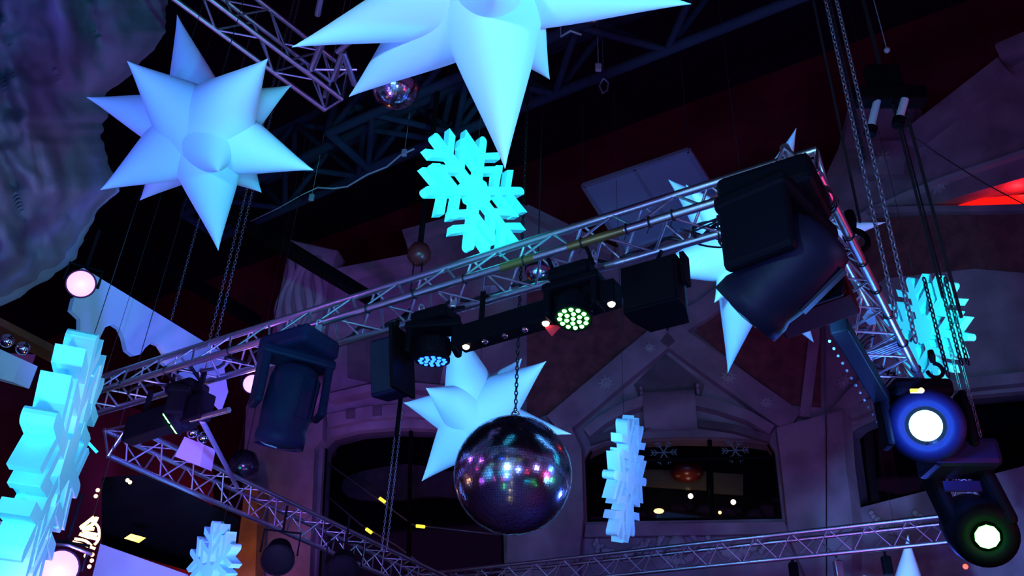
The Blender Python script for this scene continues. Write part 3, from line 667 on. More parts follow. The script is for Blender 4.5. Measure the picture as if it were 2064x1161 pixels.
def chain(label, a, b, link_l=0.05, r=0.006, m='chain', group=None, name='hanging_chain', wd=0.5):
    a, b = Vector(a), Vector(b); L = (b-a).length; n = max(3, int(L/(link_l*0.78))); d = (b-a)/L; mb = MB()
    x, y, z = basis(d, Vector((1, 0.3, 0)))
    for i in range(n):
        ax = x if i % 2 else y; mb.torus(a+d*(L*(i+0.5)/n), ax, link_l*0.5*wd, r, 10, 5, xh=d, sx=1.0/wd)
    return tag(link(name, mb, M[m], None), label, 'chain', group)
cb, rb_ = mirror_ball('largest mirror ball hanging in front of the star, lower middle', 1034, 956, 8.0, 119, 76, True)
mb_top = at_d(1054, 380, 1); 
def up_to(p, z): return Vector((p.x, p.y, z))
chain('dark chain carrying the largest mirror ball', cb+Z*rb_*1.14, up_to(cb, topz-0.02), 0.055, 0.0065, 'chain_dark')
c2, r2 = mirror_ball('small mirror ball tucked behind the left lower tip of the biggest star', 797, 172, 9.5, 49, 30, True)
c3, r3 = mirror_ball('mirror ball peeking out at top edge right of the biggest star', 1190, 8, 9.5, 38, 26, True)
c4, r4 = mirror_ball('tiny mirror ball visible through the front truss', 1084, 545, 11.5, 27, 24, True)
for t_, cc, rr in zip(BALLS[1:], (c2, c3, c4), (r2, r3, r4)):
    mb = MB(); mb.tube(cc+Z*rr*1.12, up_to(cc, topz-0.01), 0.008, 6); link('cord', mb, M['rope'], t_)

# chains, ropes, hooks
def vert(x, y0, y1, D, dx=0.0):
    """true vertical through pixel (x,y0) spanning image rows y0..y1"""
    p = at_d(x, y0, D); h = Vector((p.x, p.y, 0)); n = Vector((p.x-EYE.x, p.y-EYE.y, 0)).normalized()
    def zat(y):
        lo, hi = -2.0, 30.0
        for _ in range(50):
            m_ = (lo+hi)/2; v = Vector((p.x, p.y, m_))-EYE; yy = H/2-F*v.dot(UP)/v.dot(FW)
            if yy > y: lo = m_
            else: hi = m_
        return (lo+hi)/2
    return Vector((p.x, p.y, zat(y0))), Vector((p.x, p.y, zat(y1)))
for x, y0, y1, D, lb in ((497, 385, 700, 9.3, 'left chain of the pair hanging under the left star'), (509, 385, 700, 9.3, 'right chain of the pair hanging under the left star'),
                  (388, 490, 650, 11.0, 'short faint chain above the cut-out snow board'),
                  (806, 790, 1110, 11.5, 'left chain of the pair crossing the left window'), (815, 790, 1110, 11.5, 'right chain of the pair crossing the left window')):
    a, b = vert(x, y0, y1, D); a = up_to(a, topz-0.02) if y0 < 500 else a; chain(lb, a, b, 0.046, 0.0035, 'chain')
for x, D, y1, lb in ((1664, 6.3, 640, 'left pale chain of the long pair at the right of big moving head'), (1686, 6.3, 690, 'right pale chain of the long pair at the right of big moving head')):
    a, b = vert(x, 0, y1, D); chain(lb, up_to(a, topz-0.02), b, 0.046, 0.0045, 'chain')
for (x, y0, y1, D, r, lb) in ((1672, 10, 325, 6.4, 0.022, 'thick black rope hanging between the two pale chains'), (1690, 240, 448, 7.0, 0.010, 'black cable ending in the hook beside the right star'),
                        (1797, 200, 600, 8.2, 0.011, 'left black rope under the twin lamps'), (1820, 200, 640, 8.2, 0.013, 'right black rope under the twin lamps'), (1806, 210, 560, 8.3, 0.007, 'thin middle black rope under the twin lamps')):
    a, b = vert(x, y0, y1, D); a = up_to(a, topz-0.01) if x < 1700 else a; mb = MB(); mb.tube(a, b, r if x > 1680 else 0.016, 8); tag(link('hanging_rope', mb, M['rope'], None), lb, 'rope')
for (x, y0, y1, lb) in ((1862, 560, 760, 'dark chain crossing the middle of the right snowflake'), (1893, 560, 735, 'left dark chain over the right edge of the right snowflake'), (1905, 560, 735, 'right dark chain over the right edge of the right snowflake')):
    a, b = vert(x, y0, y1, 8.2); chain(lb, a, b, 0.06, 0.007, 'chain_dark')
for (x, y0, y1, lb) in ((1914, 700, 885, 'left faint chain between the right snowflake and the round lamp'), (1930, 700, 880, 'right faint chain between the right snowflake and the round lamp')):
    a, b = vert(x, y0, y1, 8.8); chain(lb, a, b, 0.05, 0.005, 'chain')
def hook(label, x, y, D, s):
    c = at_d(x, y, D); t = thing('chain_hook', label, 'hook', c)
    mb = MB(); mb.lathe([(0.001, 0.05*s), (0.02*s, 0.045*s), (0.026*s, 0.0), (0.018*s, -0.045*s), (0.001, -0.05*s)], Matrix.Translation(c+Z*0.10*s), 12); link('swivel', mb, M['black_metal'], t)
    mb = MB(); pts = [c + RT*(0.055*s*math.sin(g)) + Z*(0.055*s*math.cos(g)-0.01*s) for g in [i*0.33 for i in range(15)]]; mb.path(pts, 0.014*s, 8); link('hook_body', mb, M['black_metal'], t)
hook('black lifting hook dangling over the right tip of the right star', 1722, 482, 6.9, 1.7)
hook('small black hook below the right snowflake', 1884, 744, 8.2, 1.2)
# long pole left of the lower star
a, b = vert(828, 625, 880, 7.45); mb = MB(); mb.tube(a, b, 0.018, 8); q = A + side1*0.33 + dAB*((a-A).dot(dAB)); mb.tube(a, q, 0.018, 8); tag(link('black_pole', mb, M['black_metal'], None), 'black vertical pole beside the flood light left of lower star', 'pole')
# chain hoist with red body left of the cyan snowflake
t = thing('chain_hoist', 'dark red chain hoist hanging left of the cyan snowflake', 'hoist', at_d(845, 515, 10.5))
c = at_d(845, 512, 10.5); mb = MB(); mb.lathe([(0.001, 0.13), (0.10, 0.11), (0.14, 0.03), (0.14, -0.05), (0.09, -0.12), (0.001, -0.14)], Matrix.Translation(c), 16); link('hoist_body', mb, M['redglass'], t)
mb = MB(); mb.tube(c+Z*0.1, up_to(c, topz-0.02), 0.035, 8); link('hanger', mb, M['black_metal'], t)
for s_ in (-1, 1): mb = MB(); mb.tube(c+RT*0.05*s_-Z*0.1, c+RT*0.05*s_-Z*0.6, 0.009, 6); link('load_chain', mb, M['chain_dark'], t)

# twin lamps bracket at top right
t = thing('lamp_bracket', 'dark bracket with two pale tube lamps hanging at upper right', 'lamp', at_d(1790, 190, 8.2))
mb = MB(); c = at_d(1790, 195, 8.2); mb.box((0.62, 0.14, 0.16), frame(c, RT, -Z.cross(RT), Z), 0.02); mb.box((0.3, 0.1, 0.3), frame(c+Z*0.2, RT, -Z.cross(RT), Z), 0.03); link('bracket', mb, M['black_metal'], t)
mb = MB(); mb.tube(c+Z*0.3, up_to(c, topz-0.02), 0.02, 6); link('hanger', mb, M['rope'], t)
for a, b in (((1768, 203), (1755, 258)), ((1824, 200), (1812, 240))):
    mb = MB(); mb.tube(at_d(*a, 8.1), at_d(*b, 8.0), 0.032, 12); link('lamp_tube', mb, M['board'], t)
    mb = MB(); mb.tube(at_d(b[0]+1, b[1]-2, 8.02), at_d(b[0]-2, b[1]+14, 7.98), 0.052, 12); link('lamp_cup', mb, M['black'], t)
mb = MB(); mb.path([at_d(1812, 255, 8.2), at_d(1890, 310, 9.0), at_d(1985, 370, 10.2), at_d(2064, 412, 11.0)], 0.006, 6); tag(link('slack_wire', mb, M['rope'], None), 'thin black wire running from the twin lamps to the red cove', 'wire')
mb = MB(); c = at_z(1788, 101, 9.5); mb.ball(c, 0.035); mb.tube(c, up_to(c, topz), 0.006, 6); tag(link('smoke_detector', mb, M['white_box'], None), 'tiny pale ceiling sensor above the twin lamps', 'sensor')

# flat framed mesh panel behind the truss
PZ = 9.3; pa, pb, pc_, pd = at_z(1175, 373, PZ), at_z(1388, 301, PZ), at_z(1470, 432, PZ), at_z(1258, 505, PZ)
t = thing('mesh_panel', 'grey two square framed mesh panel hanging behind the truss', 'panel', pa)
mb = MB(); mb.prism([pa, pb, pc_, pd], Z*0.03); link('mesh_sheet', mb, M['panel'], t)
for p, q in ((pa, pb), (pb, pc_), (pc_, pd), (pd, pa), ((pa+pb)/2, (pc_+pd)/2)):
    mb = MB(); x, y, z = basis(q-p); mb.box((0.05, 0.05 if p != (pa+pb)/2 else 0.03, (q-p).length), frame((p+q)/2-Z*0.01, x, y, z)); link('frame_bar', mb, M['alu_dull'], t)
for p in (pa, pb): mb = MB(); mb.tube(p, up_to(p, topz), 0.006, 5); link('wire', mb, M['rope'], t)
mb = MB(); mb.path([at_z(x, y, 9.9) for x, y in [(640, 378), (672, 380), (700, 376), (740, 352), (780, 336), (808, 312), (835, 300)]], 0.014, 6)
tag(link('loose_cable', mb, M['white_cable'], None), 'pale slack cable drooping under the roof truss left of snowflake', 'cable')
mb = MB(); mb.path([at_z(x, y, 9.9) for x, y in [(505, 446), (560, 420), (610, 392), (640, 378)]], 0.008, 6)
tag(link('loose_cable', mb, M['white_cable'], None), 'faint thin cable right of the left star lower tip', 'cable')
for x, y, lb in ((628, 398, 'small pale clamp hanging on the roof truss right of left star'), (815, 308, 'small pale clamp at the end of the slack cable'), (1206, 136, 'small pale clamp on roof truss right of the biggest star'), (657, 190, 'small pale clamp on the end of the violet box truss')):
    c = at_z(x, y, 9.9); mb = MB(); mb.box((0.08, 0.05, 0.12), Matrix.Translation(c), 0.015); mb.tube(c, up_to(c, topz), 0.004, 6); tag(link('pipe_clamp', mb, M['white_box'], None), lb, 'clamp')
mb = MB(); c = at_z(1216, 158, 9.9); mb.tube(c, c+Z*0.9, 0.006, 5); mb.path([at_z(x, y, 9.9) for x, y in [(1216, 158), (1208, 172), (1214, 188), (1224, 182), (1226, 166), (1216, 158)]], 0.012, 6); tag(link('hook_ring', mb, M['chain'], None), 'small wire ring hanging below the clamp on the roof truss', 'ring')
mb = MB(); c = at_z(1130, 74, 9.9); mb.tube(c, up_to(c, topz), 0.006, 5); mb.path([at_z(x, y, 9.9) for x, y in [(1130, 74), (1150, 62), (1172, 70)]], 0.014, 6); tag(link('loose_cable', mb, M['white_cable'], None), 'short pale cable curl under the top mirror ball', 'cable')

# ================================================================== FIXTURES
def clamps(t, p, x, s=1.0, gap=0.16):
    for k in (-1, 1):
        q = Vector(p)+x*gap*k*s; best = min((A + dAB*((q-A).dot(dAB)), A + side1*0.33 + dAB*((q-A).dot(dAB))), key=lambda w_: (w_-q).length)
        mb = MB(); mb.tube(q-Z*0.02, best, 0.014, 8); link('hanging_arm', mb, M['black_metal'], t)
    for k in (-1, 1):
        mb = MB(); q = Vector(p)+x*gap*k*s; mb.box((0.05*s, 0.05*s, 0.07*s), Matrix.Translation(q+Z*0.02), 0.008); mb.torus(q+Z*0.065*s, x, 0.034, 0.010, 14, 6); link('clamp', mb, M['alu_dull'], t)
def moving_head(label, p, pan, tilt, s=1.0, casing='black', lens=None, nled=0, head=None, lens_r=None, yaw=0.0, arm_l=0.30, hl=0.44, hr=0.15, light=None, emit_mat=None, clamp=True, base=(0.44, 0.34, 0.15), aw=0.18):
    p = Vector(p); t = thing('moving_head_light', label, 'stage light', p)
    x = dAB.copy(); x = (Matrix.Rotation(yaw, 3, 'Z') @ x); y = Z.cross(x)
    if clamp: clamps(t, p+Z*0.02, x, s)
    mb = MB(); mb.box((base[0]*s, base[1]*s, base[2]*s), frame(p-Z*base[2]/2*s, x, y, Z), 0.035*s, seg=3); link('base', mb, M[casing], t)
    mb = MB(); mb.box((0.06*s, 0.008*s, 0.025*s), frame(p-Z*0.05*s-y*(base[1]/2+0.001)*s, x, y, Z)); link('display', mb, M['white_box'], t)
    Rz = Matrix.Rotation(pan, 3, 'Z'); x2 = Rz @ x; y2 = Z.cross(x2)
    top = p-Z*(base[2]+0.03)*s; hw = hr+0.05
    mb = MB(); mb.box(((hw*2+0.08)*s, (aw+0.02)*s, 0.07*s), frame(top, x2, y2, Z), 0.02*s)
    mb.lathe([(0.001, 0.03*s), (0.10*s, 0.03*s), (0.10*s, -0.03*s)], frame(top+Z*0.03*s, x2, y2, Z), 20)
    link('yoke', mb, M[casing], t)
    piv = top-Z*(arm_l)*s
    for k in (-1, 1):
        mb = MB(); mb.box((0.06*s, aw*s, (arm_l+0.10)*s), frame(top+x2*k*hw*s-Z*(arm_l*0.5)*s, x2, y2, Z), 0.025*s, seg=3); link('yoke_arm', mb, M[casing], t)
    Rt = Matrix.Rotation(tilt, 3, x2); ax = Rt @ (-Z); yy = ax.cross(x2)
    f = frame(piv, x2, yy, ax)
    l = hl*s; r = hr*s
    prof = [(0.001, -l*0.5), (r*0.55, -l*0.5), (r*0.86, -l*0.44), (r*0.97, -l*0.3), (r*1.0, 0.0), (r*0.97, l*0.18), (r*0.92, l*0.3), (r*0.98, l*0.36), (r*0.98, l*0.5), (r*0.9, l*0.5), (r*0.88, l*0.46)]
    mb = MB(); mb.lathe(prof, f, 28)
    for g in range(4): mb.box((r*0.5, 0.012*s, l*0.5), frame(piv, x2, yy, ax) @ Matrix.Rotation(g*PI/4+PI/8, 4, 'Z') @ Matrix.Translation((0, r*0.98, -l*0.1)), 0.004)
    hd = link('head', mb, M[head or casing], t)
    lr = r*0.88; fc = piv+ax*l*0.46
    if nled:
        mb = MB(); mb.lathe([(0.001, 0), (lr, 0)], frame(fc, x2, yy, ax), 24); link('lens_plate', mb, M['black'], hd)
        pts = [(0, 0)] + [(0.42*math.cos(i*PI/3), 0.42*math.sin(i*PI/3)) for i in range(6)] + [(0.8*math.cos(i*PI/6+0.2), 0.8*math.sin(i*PI/6+0.2)) for i in range(12)]
        for a, b in pts[:nled]:
            mb = MB(); q = fc+ax*0.004+(x2*a+yy*b)*lr; mb.lathe([(0.001, 0.014*s), (lr*0.10, 0.010*s), (lr*0.145, 0)], frame(q, x2, yy, ax), 10); link('led_bead', mb, M[emit_mat], hd)
    else:
        mb = MB(); mb.lathe([(0.001, 0.035*s), (lr*0.5, 0.028*s), (lr*0.85, 0.012*s), (lr, 0)], frame(fc, x2, yy, ax), 28); link('lens', mb, M[emit_mat or 'glass_dark'], hd)
    if light: spot(fc+ax*0.08, fc+ax*2, light[0], light[1], light[2], 0.6, 0.05)
    return t, piv, ax, fc
def par_can(label, c, d, r, l, emit_mat, light=None, housing='black', hang=0.35, beads=0):
    c = Vector(c); t = thing('par_light', label, 'stage light', c); x, y, z = basis(d)
    f = frame(c, x, y, z)
    mb = MB(); mb.lathe([(0.001, -l), (r*0.5, -l), (r*0.8, -l*0.75), (r*0.98, -l*0.2), (r*1.08, -l*0.1), (r*1.1, 0.02), (r*0.98, 0.02), (r*0.97, -0.01)], f, 24); link('housing', mb, M[housing], t)
    mb = MB(); mb.lathe([(0.001, 0.02), (r*0.6, 0.014), (r*0.97, 0.0)], f, 24); link('lens', mb, M[emit_mat], t)
    s = z.cross(Z).normalized(); mb = MB()
    pts = [c-z*l*0.4 + s*(r*1.2) - Z*0.0, c-z*l*0.4+s*(r*1.2)+Z*r*1.5, c-z*l*0.4-s*(r*1.2)+Z*r*1.5, c-z*l*0.4-s*(r*1.2)]
    mb.path(pts, 0.012, 6); mb.tube(c-z*l*0.4+Z*r*1.5, c-z*l*0.4+Z*(r*1.5+hang), 0.014, 8); link('yoke', mb, M['black_metal'], t)
    if light: point(c+z*0.14, light[0], light[1], 0.05)
    return t
def toward(p): return (EYE-Vector(p)).normalized()

# biggest moving head, hanging at the corner
cB = at_z(1556, 374, 4.98)
moving_head('biggest black moving head hanging at the right corner of the truss', cB, R(80), R(-58), 1.35, 'black', head='head_shell', hr=0.165, hl=0.46, arm_l=0.27, base=(0.40, 0.34, 0.15), aw=0.30)
# second big head, left of centre
c2h = at_z(606, 684, 4.98)
moving_head('black moving head hanging in the left half of the truss, lens down', c2h, R(62), R(-14), 1.12, 'dark_casing', hr=0.17, hl=0.56, arm_l=0.34, base=(0.46, 0.36, 0.14))
# LED wash heads, smaller
def wash(label, x, y, z, pan, tilt, s, em, light, n=19, **kw):
    return moving_head(label, at_z(x, y, z), pan, tilt, s, 'black', nled=n, emit_mat=em, light=light, hr=0.14, hl=0.20, arm_l=0.19, base=(0.34, 0.26, 0.11), **kw)
wash('black moving head with glowing green led face near the truss middle', 1158, 545, 5.0, R(0), R(12), 0.92, 'green', ((0.1, 1, 0.15), 5, 60))
wash('black moving head with glowing blue led face left of light bar', 880, 632, 5.0, R(20), R(-8), 0.92, 'blue_led', ((0.03, 0.2, 1.0), 12, 60))
wash('black moving head with green led face at the left end of truss', 380, 775, 5.0, R(-55), R(48), 0.95, 'green', ((0.1, 1, 0.15), 0.8, 60))
# light bar under the truss
b0, b1 = at_z(935, 690, 4.72), at_z(1238, 600, 4.72); b1 = b0 + (b1-b0).normalized()*((b1-b0).length)
t = thing('light_bar', 'long black light bar with a row of small lamps under truss', 'stage light', b0)
x, y, z = basis(b1-b0); mb = MB(); mb.box((0.17, 0.13, (b1-b0).length+0.06), frame((b0+b1)/2+Z*0.03, x, y, z), 0.012); link('bar_body', mb, M['black'], t)
Lb = (b1-b0).length; n = 8
for i in range(n):
    q = b0+(b1-b0)*((i+0.15)/(n-0.7))-Z*0.055-Vector((0, 0.03, 0)); on = i in (0, 4, 7)
    mb = MB(); mb.lathe([(0.001, 0.028), (0.012, 0.024), (0.023, 0.010), (0.026, 0)], frame(q, *basis(Vector((0, -0.75, -0.65)), Vector((1, 0, 0)))), 14)
    link('small_lamp', mb, M['warmwhite'] if on else M['chrome'], t)
for k in (0.12, 0.86):
    q = b0+(b1-b0)*k; mb = MB(); mb.box((0.04, 0.04, 0.36), Matrix.Translation(q+Z*0.2), 0.004); link('bracket', mb, M['black_metal'], t)
# second bar at left end
b0, b1 = at_z(262, 870, 4.72), at_z(418, 818, 4.72)
t = thing('light_bar', 'short black light bar under the left end of the truss', 'stage light', b0)
x, y, z = basis(b1-b0); mb = MB(); mb.box((0.24, 0.14, (b1-b0).length), frame((b0+b1)/2, x, y, z), 0.014); link('bar_body', mb, M['black'], t)
for k in (0.15, 0.85): q = b0+(b1-b0)*k; mb = MB(); mb.box((0.04, 0.04, 0.34), Matrix.Translation(q+Z*0.2), 0.004); link('bracket', mb, M['black_metal'], t)
mb = MB(); a, b = at_z(385, 846, 4.62), at_z(462, 826, 4.62); mb.tube(a, b, 0.024, 10); tag(link('steel_pipe', mb, M['alu'], None), 'short violet lit pipe right of the left green lamp', 'pipe')
mb = MB(); a, b = at_z(408, 850, 4.60), at_z(478, 982, 4.95); mb.tube(a, b, 0.024, 10); tag(link('steel_pipe', mb, M['alu_dull'], None), 'slanting violet pipe between the green lamp and left truss', 'pipe')
# black speaker-like box under the truss
def spk(label, pts, z0, dz, mt, back):
    t = thing('speaker_box', label, 'speaker', at_z(*pts[0], z0))
    f = [at_z(px, py, z0) for px, py in pts]
    return t, f
t = thing('speaker_box', 'black tapered speaker hanging between the green lamp and big moving head', 'speaker', at_d(1320, 580, 5.6))
c = at_d(1322, 586, 5.7); fm = frame(c, (-dAB).normalized(), Vector((-side1.x, -side1.y, 0)).cross(-dAB).normalized()*-1 if False else side1, Z)
fm = frame(c, -dAB, side1, Z)
mb = MB(); hw, hh = 0.185, 0.17
pts = [(-hw, -0.10), (hw, -0.10), (hw, 0.02), (hw*0.72, 0.20), (-hw*0.72, 0.20), (-hw, 0.02)]
mb.prism([fm @ Vector((px, py, -hh)) for px, py in pts], Z*hh*2); body = link('cabinet', mb, M['black'], t)
q = fm @ Vector((0, 0, hh)); w_ = A + side1*0.33 + dAB*((q-A).dot(dAB)); mb = MB(); mb.tube(q, w_, 0.016, 8); link('hanging_arm', mb, M['black_metal'], t)
mb = MB(); mb.box((hw*1.85, 0.012, hh*1.8), fm @ Matrix.Translation((0, -0.108, 0)), 0.004); link('grille', mb, M['black_metal'], t)
for k in (-1, 1): mb = MB(); mb.box((0.03, 0.10, 0.22), fm @ Matrix.Translation((k*(hw+0.02), 0, 0.10)), 0.004); link('bracket', mb, M['black_metal'], t)
t = thing('speaker_box', 'dark red tinted speaker partly behind the big moving head', 'speaker', at_d(1650, 595, 6.0))
c = at_d(1632, 596, 6.3); fm = frame(c, -dAB, side1, Z) @ Matrix.Rotation(R(-8), 4, 'Y')
mb = MB(); mb.box((0.52, 0.30, 0.36), fm, 0.02); link('cabinet', mb, mat('dark_red_casing', (0.05, 0.003, 0.006), 0.6, spec=0.05), t)
mb = MB(); mb.box((0.48, 0.012, 0.33), fm @ Matrix.Translation((0, -0.155, 0)), 0.004); link('grille', mb, M['redglass'], t)
mb = MB(); mb.box((0.05, 0.05, 0.22), Matrix.Translation(c+Z*0.22), 0.004); link('bracket', mb, M['black_metal'], t)
# flood light with barn door left of the blue lamp
c = at_z(790, 742, 4.62); t = thing('flood_light', 'dusty teal flood light with barn door left of the lower star', 'stage light', c)
fm = frame(c, dAB, side1, Z) @ Matrix.Rotation(R(12), 4, 'X') @ Matrix.Scale(1.3, 4)
mb = MB(); mb.box((0.20, 0.16, 0.34), fm, 0.02); link('housing', mb, M['dark_casing'], t)
mb = MB(); mb.box((0.165, 0.01, 0.30), fm @ Matrix.Translation((0, -0.084, 0)), 0.003); link('lens', mb, M['glass_dark'], t)
mb = MB(); mb.box((0.02, 0.30, 0.36), fm @ Matrix.Translation((-0.12, -0.06, 0)) @ Matrix.Rotation(R(-14), 4, 'Z')); link('barn_door', mb, M['black_metal'], t)
mb = MB(); mb.box((0.03, 0.03, 0.34), Matrix.Translation(c+Z*0.24), 0.004); link('bracket', mb, M['black_metal'], t)
# red pennant and paper tags
c = at_d(1117, 645, 6.0); mb = MB(); mb.prism([at_d(1098, 660, 6.0), at_d(1140, 640, 6.0), at_d(1134, 654, 6.0), at_d(1112, 678, 6.0)], V*0.006)
tag(link('red_flag', mb, M['redfabric'], None), 'small bright red triangular flag beneath the light bar', 'flag')
mb = MB(); mb.prism([at_z(x, y, TZ+0.1) for x, y in [(972, 578), (998, 576), (1008, 590), (996, 600), (984, 592)]], Z*0.004); tag(link('paper_tag', mb, M['white_box'], None), 'torn white paper tag inside the front truss', 'tag')
mb = MB(); mb.prism([at_z(x, y, TZ+0.1) for x, y in [(1738, 640), (1752, 622), (1764, 634), (1766, 652), (1752, 656)]], Z*0.004); tag(link('paper_tag', mb, M['white_box'], None), 'pale crumpled tag inside the right truss arm', 'tag')
mb = MB(); mb.prism([at_z(x, y, TZ-0.05) for x, y in [(1454, 476), (1470, 472), (1476, 492), (1464, 500), (1456, 490)]], Z*0.004); tag(link('paper_tag', mb, M['white_box'], None), 'small beige tag under the truss left of the biggest moving head', 'tag')
# black led strip slung along the right arm
b0, b1 = at_z(1690, 655, 4.95), at_z(1838, 905, 4.95); t = thing('led_batten', 'long black led batten with tiny white beads along the right arm', 'stage light', b0)
x, y, z = basis(b1-b0); mb = MB(); mb.box((0.12, 0.13, (b1-b0).length), frame((b0+b1)/2, x, y, z), 0.012); link('batten_body', mb, M['black'], t)
for i in range(14):
    q = at_z(1672+ (1786-1672)*i/13, 688+(880-688)*i/13, 4.93); mb = MB(); mb.ball(q, 0.012, 8, 6); link('bead', mb, M['board'], t)
for k in (0.2, 0.8): q = b0+(b1-b0)*k; mb = MB(); mb.box((0.03, 0.03, 0.2), Matrix.Translation(q+Z*0.08), 0.004); link('bracket', mb, M['black_metal'], t)
# bundle of rope/silver sling around arm
mb = MB()
for k in range(5): mb.path([at_z(1722+k*2, 716+k*3, TZ+0.0), at_z(1765, 705+k*4, TZ+0.10), at_z(1808+k*2, 686+k*4, TZ+0.02)], 0.014, 6)
tag(link('steel_sling', mb, M['chain'], None), 'glittering grey sling wrapped around the right truss arm', 'sling')

# bright icy blue head and green head at the lower right
c = at_d(1866, 858, 8.0)
t = thing('moving_head_light', 'moving head with dazzling icy blue lens at the right edge of the truss', 'stage light', c)
n_ = toward(c); x, y, z = basis(n_); 
mb = MB(); mb.lathe([(0.001, -0.34), (0.18, -0.34), (0.27, -0.24), (0.30, -0.05), (0.30, 0.0), (0.17, 0.02), (0.155, -0.02)], frame(c, x, y, z), 32); hd = link('head', mb, M['dark_casing'], t)
mb = MB(); mb.lathe([(0.001, 0.03), (0.08, 0.025), (0.125, 0.0)], frame(c, x, y, z), 24); link('lens', mb, M['ice_led'], hd)
point(c+z*0.3, (0.03, 0.16, 1.0), 45, 0.06)
mb = MB(); q = c+Z*0.30; mb.box((0.5, 0.3, 0.16), frame(q-z*0.1, RT, Z.cross(RT), Z), 0.05); link('base', mb, M['black'], t)
mb = MB(); mb.box((0.085, 0.02, 0.03), frame(at_d(1846, 788, 7.75), RT, Z.cross(RT), Z)); link('display', mb, M['yellow'], t)
mb = MB(); mb.ball(at_d(1857, 787, 7.74), 0.022); link('indicator', mb, M['warm'], t)
for k in (-1, 1): mb = MB(); mb.box((0.07, 0.16, 0.5), frame(c+RT*0.34*k+Z*0.05-z*0.12, RT, Z.cross(RT), Z), 0.03); link('yoke_arm', mb, M['black'], t)
c = at_d(1990, 1082, 8.2)
t = thing('moving_head_light', 'moving head with bright green lens at the lower right corner', 'stage light', c)
n_ = (toward(c)+Vector((0.25, 0, -0.25))).normalized(); x, y, z = basis(n_)
mb = MB(); mb.lathe([(0.001, -0.62), (0.17, -0.62), (0.24, -0.5), (0.27, -0.2), (0.25, -0.02), (0.13, 0.02), (0.12, -0.02)], frame(c, x, y, z), 32); hd = link('head', mb, M['black'], t)
mb = MB(); mb.lathe([(0.001, 0.03), (0.05, 0.025), (0.095, 0.0)], frame(c, x, y, z), 10); link('lens', mb, M['green'], hd)
point(c+z*0.22, (0.08, 1.0, 0.15), 3.5, 0.05)
mb = MB(); mb.box((0.56, 0.40, 0.24), frame(at_d(1930, 925, 8.3), RT, Z.cross(RT), Z), 0.05); link('base', mb, M['dark_casing'], t)
for k, (xx, yy) in enumerate(((1900, 1010), (1995, 985))): mb = MB(); mb.box((0.12, 0.22, 0.66), frame(at_d(xx, yy, 8.35), RT, Z.cross(RT), Z) @ Matrix.Rotation(R(-14), 4, 'Y'), 0.05); link('yoke_arm', mb, M['black'], t)
mb = MB(); mb.box((0.30, 0.012, 0.09), frame(at_d(1940, 980, 8.0), RT, Z.cross(RT), Z), 0.01); link('display', mb, M['dark_casing'], t)
mb = MB(); mb.box((0.07, 0.012, 0.02), frame(at_d(1925, 982, 7.98), RT, Z.cross(RT), Z)); link('red_readout', mb, M['red_led'], t)
# small clutter on far truss
for x, y, m_, lb in ((1690, 1148, 'alu', 'pale clamp on the far truss left of the small star'), (1788, 1140, 'black', 'black clamp on the far truss beside the small star'), (1600, 1152, 'black', 'black clamp on the far truss below the middle window')):
    c = at_z(x, y, TZ+0.05); mb = MB(); mb.box((0.12, 0.12, 0.26), Matrix.Translation(c), 0.02); mb.torus(c+Z*0.14, dF, 0.05, 0.014); tag(link('pipe_clamp', mb, M[m_], None), lb, 'clamp')
mb = MB(); mb.ball(at_z(1946, 1142, TZ), 0.035); tag(link('indicator_light', mb, M['red_led'], None), 'tiny red glowing light at the end of the far truss', 'light')

# violet lamps
par_can('round violet lamp glowing under the cave rock', at_d(163, 572, 7.4), toward(at_d(163, 572, 7.4)), 0.10, 0.24, 'violet', ((0.5, 0.12, 1.0), 9))
par_can('round violet lamp beside the left dark moving head', at_d(509, 774, 8.4), toward(at_d(509, 774, 8.4)), 0.085, 0.22, 'violet', ((0.5, 0.12, 1.0), 4))
par_can('round violet lamp at the bottom left corner', at_d(120, 1146, 7.0), toward(at_d(120, 1146, 7.0)), 0.12, 0.26, 'violet', ((0.5, 0.12, 1.0), 7))
mb = MB(); mb.path([at_d(98, 1096, 7.1), at_d(140, 1100, 7.0), at_d(186, 1118, 7.0)], 0.012, 6); tag(link('steel_pipe', mb, M['alu'], None), 'thin pipe above the bottom left violet lamp', 'pipe')
t = thing('neon_tube', 'short glowing cyan tube beside the large edge-on snowflake', 'neon tube', at_d(171, 885, 7.4))
mb = MB(); mb.tube(at_d(171, 885, 7.4), at_d(196, 912, 7.4), 0.012, 8); link('tube', mb, mat('cyan_neon', (0, .5, 1), .5, emit=(0.02, 0.4, 1.0), es=2), t)
c = at_d(171, 885, 7.4); mb = MB(); mb.tube(c, up_to(c, topz), 0.002, 4); link('wire', mb, M['rope'], t)

# cut-out snow board
PS = Plane(*at_d(300, 640, 10.2).xy, 59.8)
out = [(168, 540), (300, 618), (440, 708), (500, 745), (500, 800), (430, 860), (380, 800), (330, 770)] 
out = [(168, 540), (250, 590), (340, 645), (440, 706), (470, 724), (452, 742), (460, 790), (448, 824), (436, 812), (400, 780), (330, 732), (332, 712), (322, 696), (306, 690), (292, 702), (284, 714), (270, 717), (256, 706), (250, 680), (242, 662), (228, 653), (212, 660), (202, 680), (196, 710), (162, 680), (162, 642), (144, 625), (150, 600), (168, 588)]
mb = MB(); mb.prism([PS.on(*p) for p in out], -PS.n*0.06); tag(link('snow_board', mb, M['board'], None), 'white cut-out snow drift board with scalloped lower edge, lit blue', 'board')
spot(PS.on(330, 700)-PS.n*-3.0-Z*2.5, PS.on(310, 660), (0.075, 0.12, 1.0), 560, 50, 0.3)  # unseen blue spot added to colour the snow board
mb = MB(); mb.tube(PS.on(328, 716, 0.05), PS.on(331, 724, 0.05), 0.025, 6); tag(link('yellow_marker', mb, M['yellow'], None), 'tiny yellow marker light at the edge of the snow board', 'light')
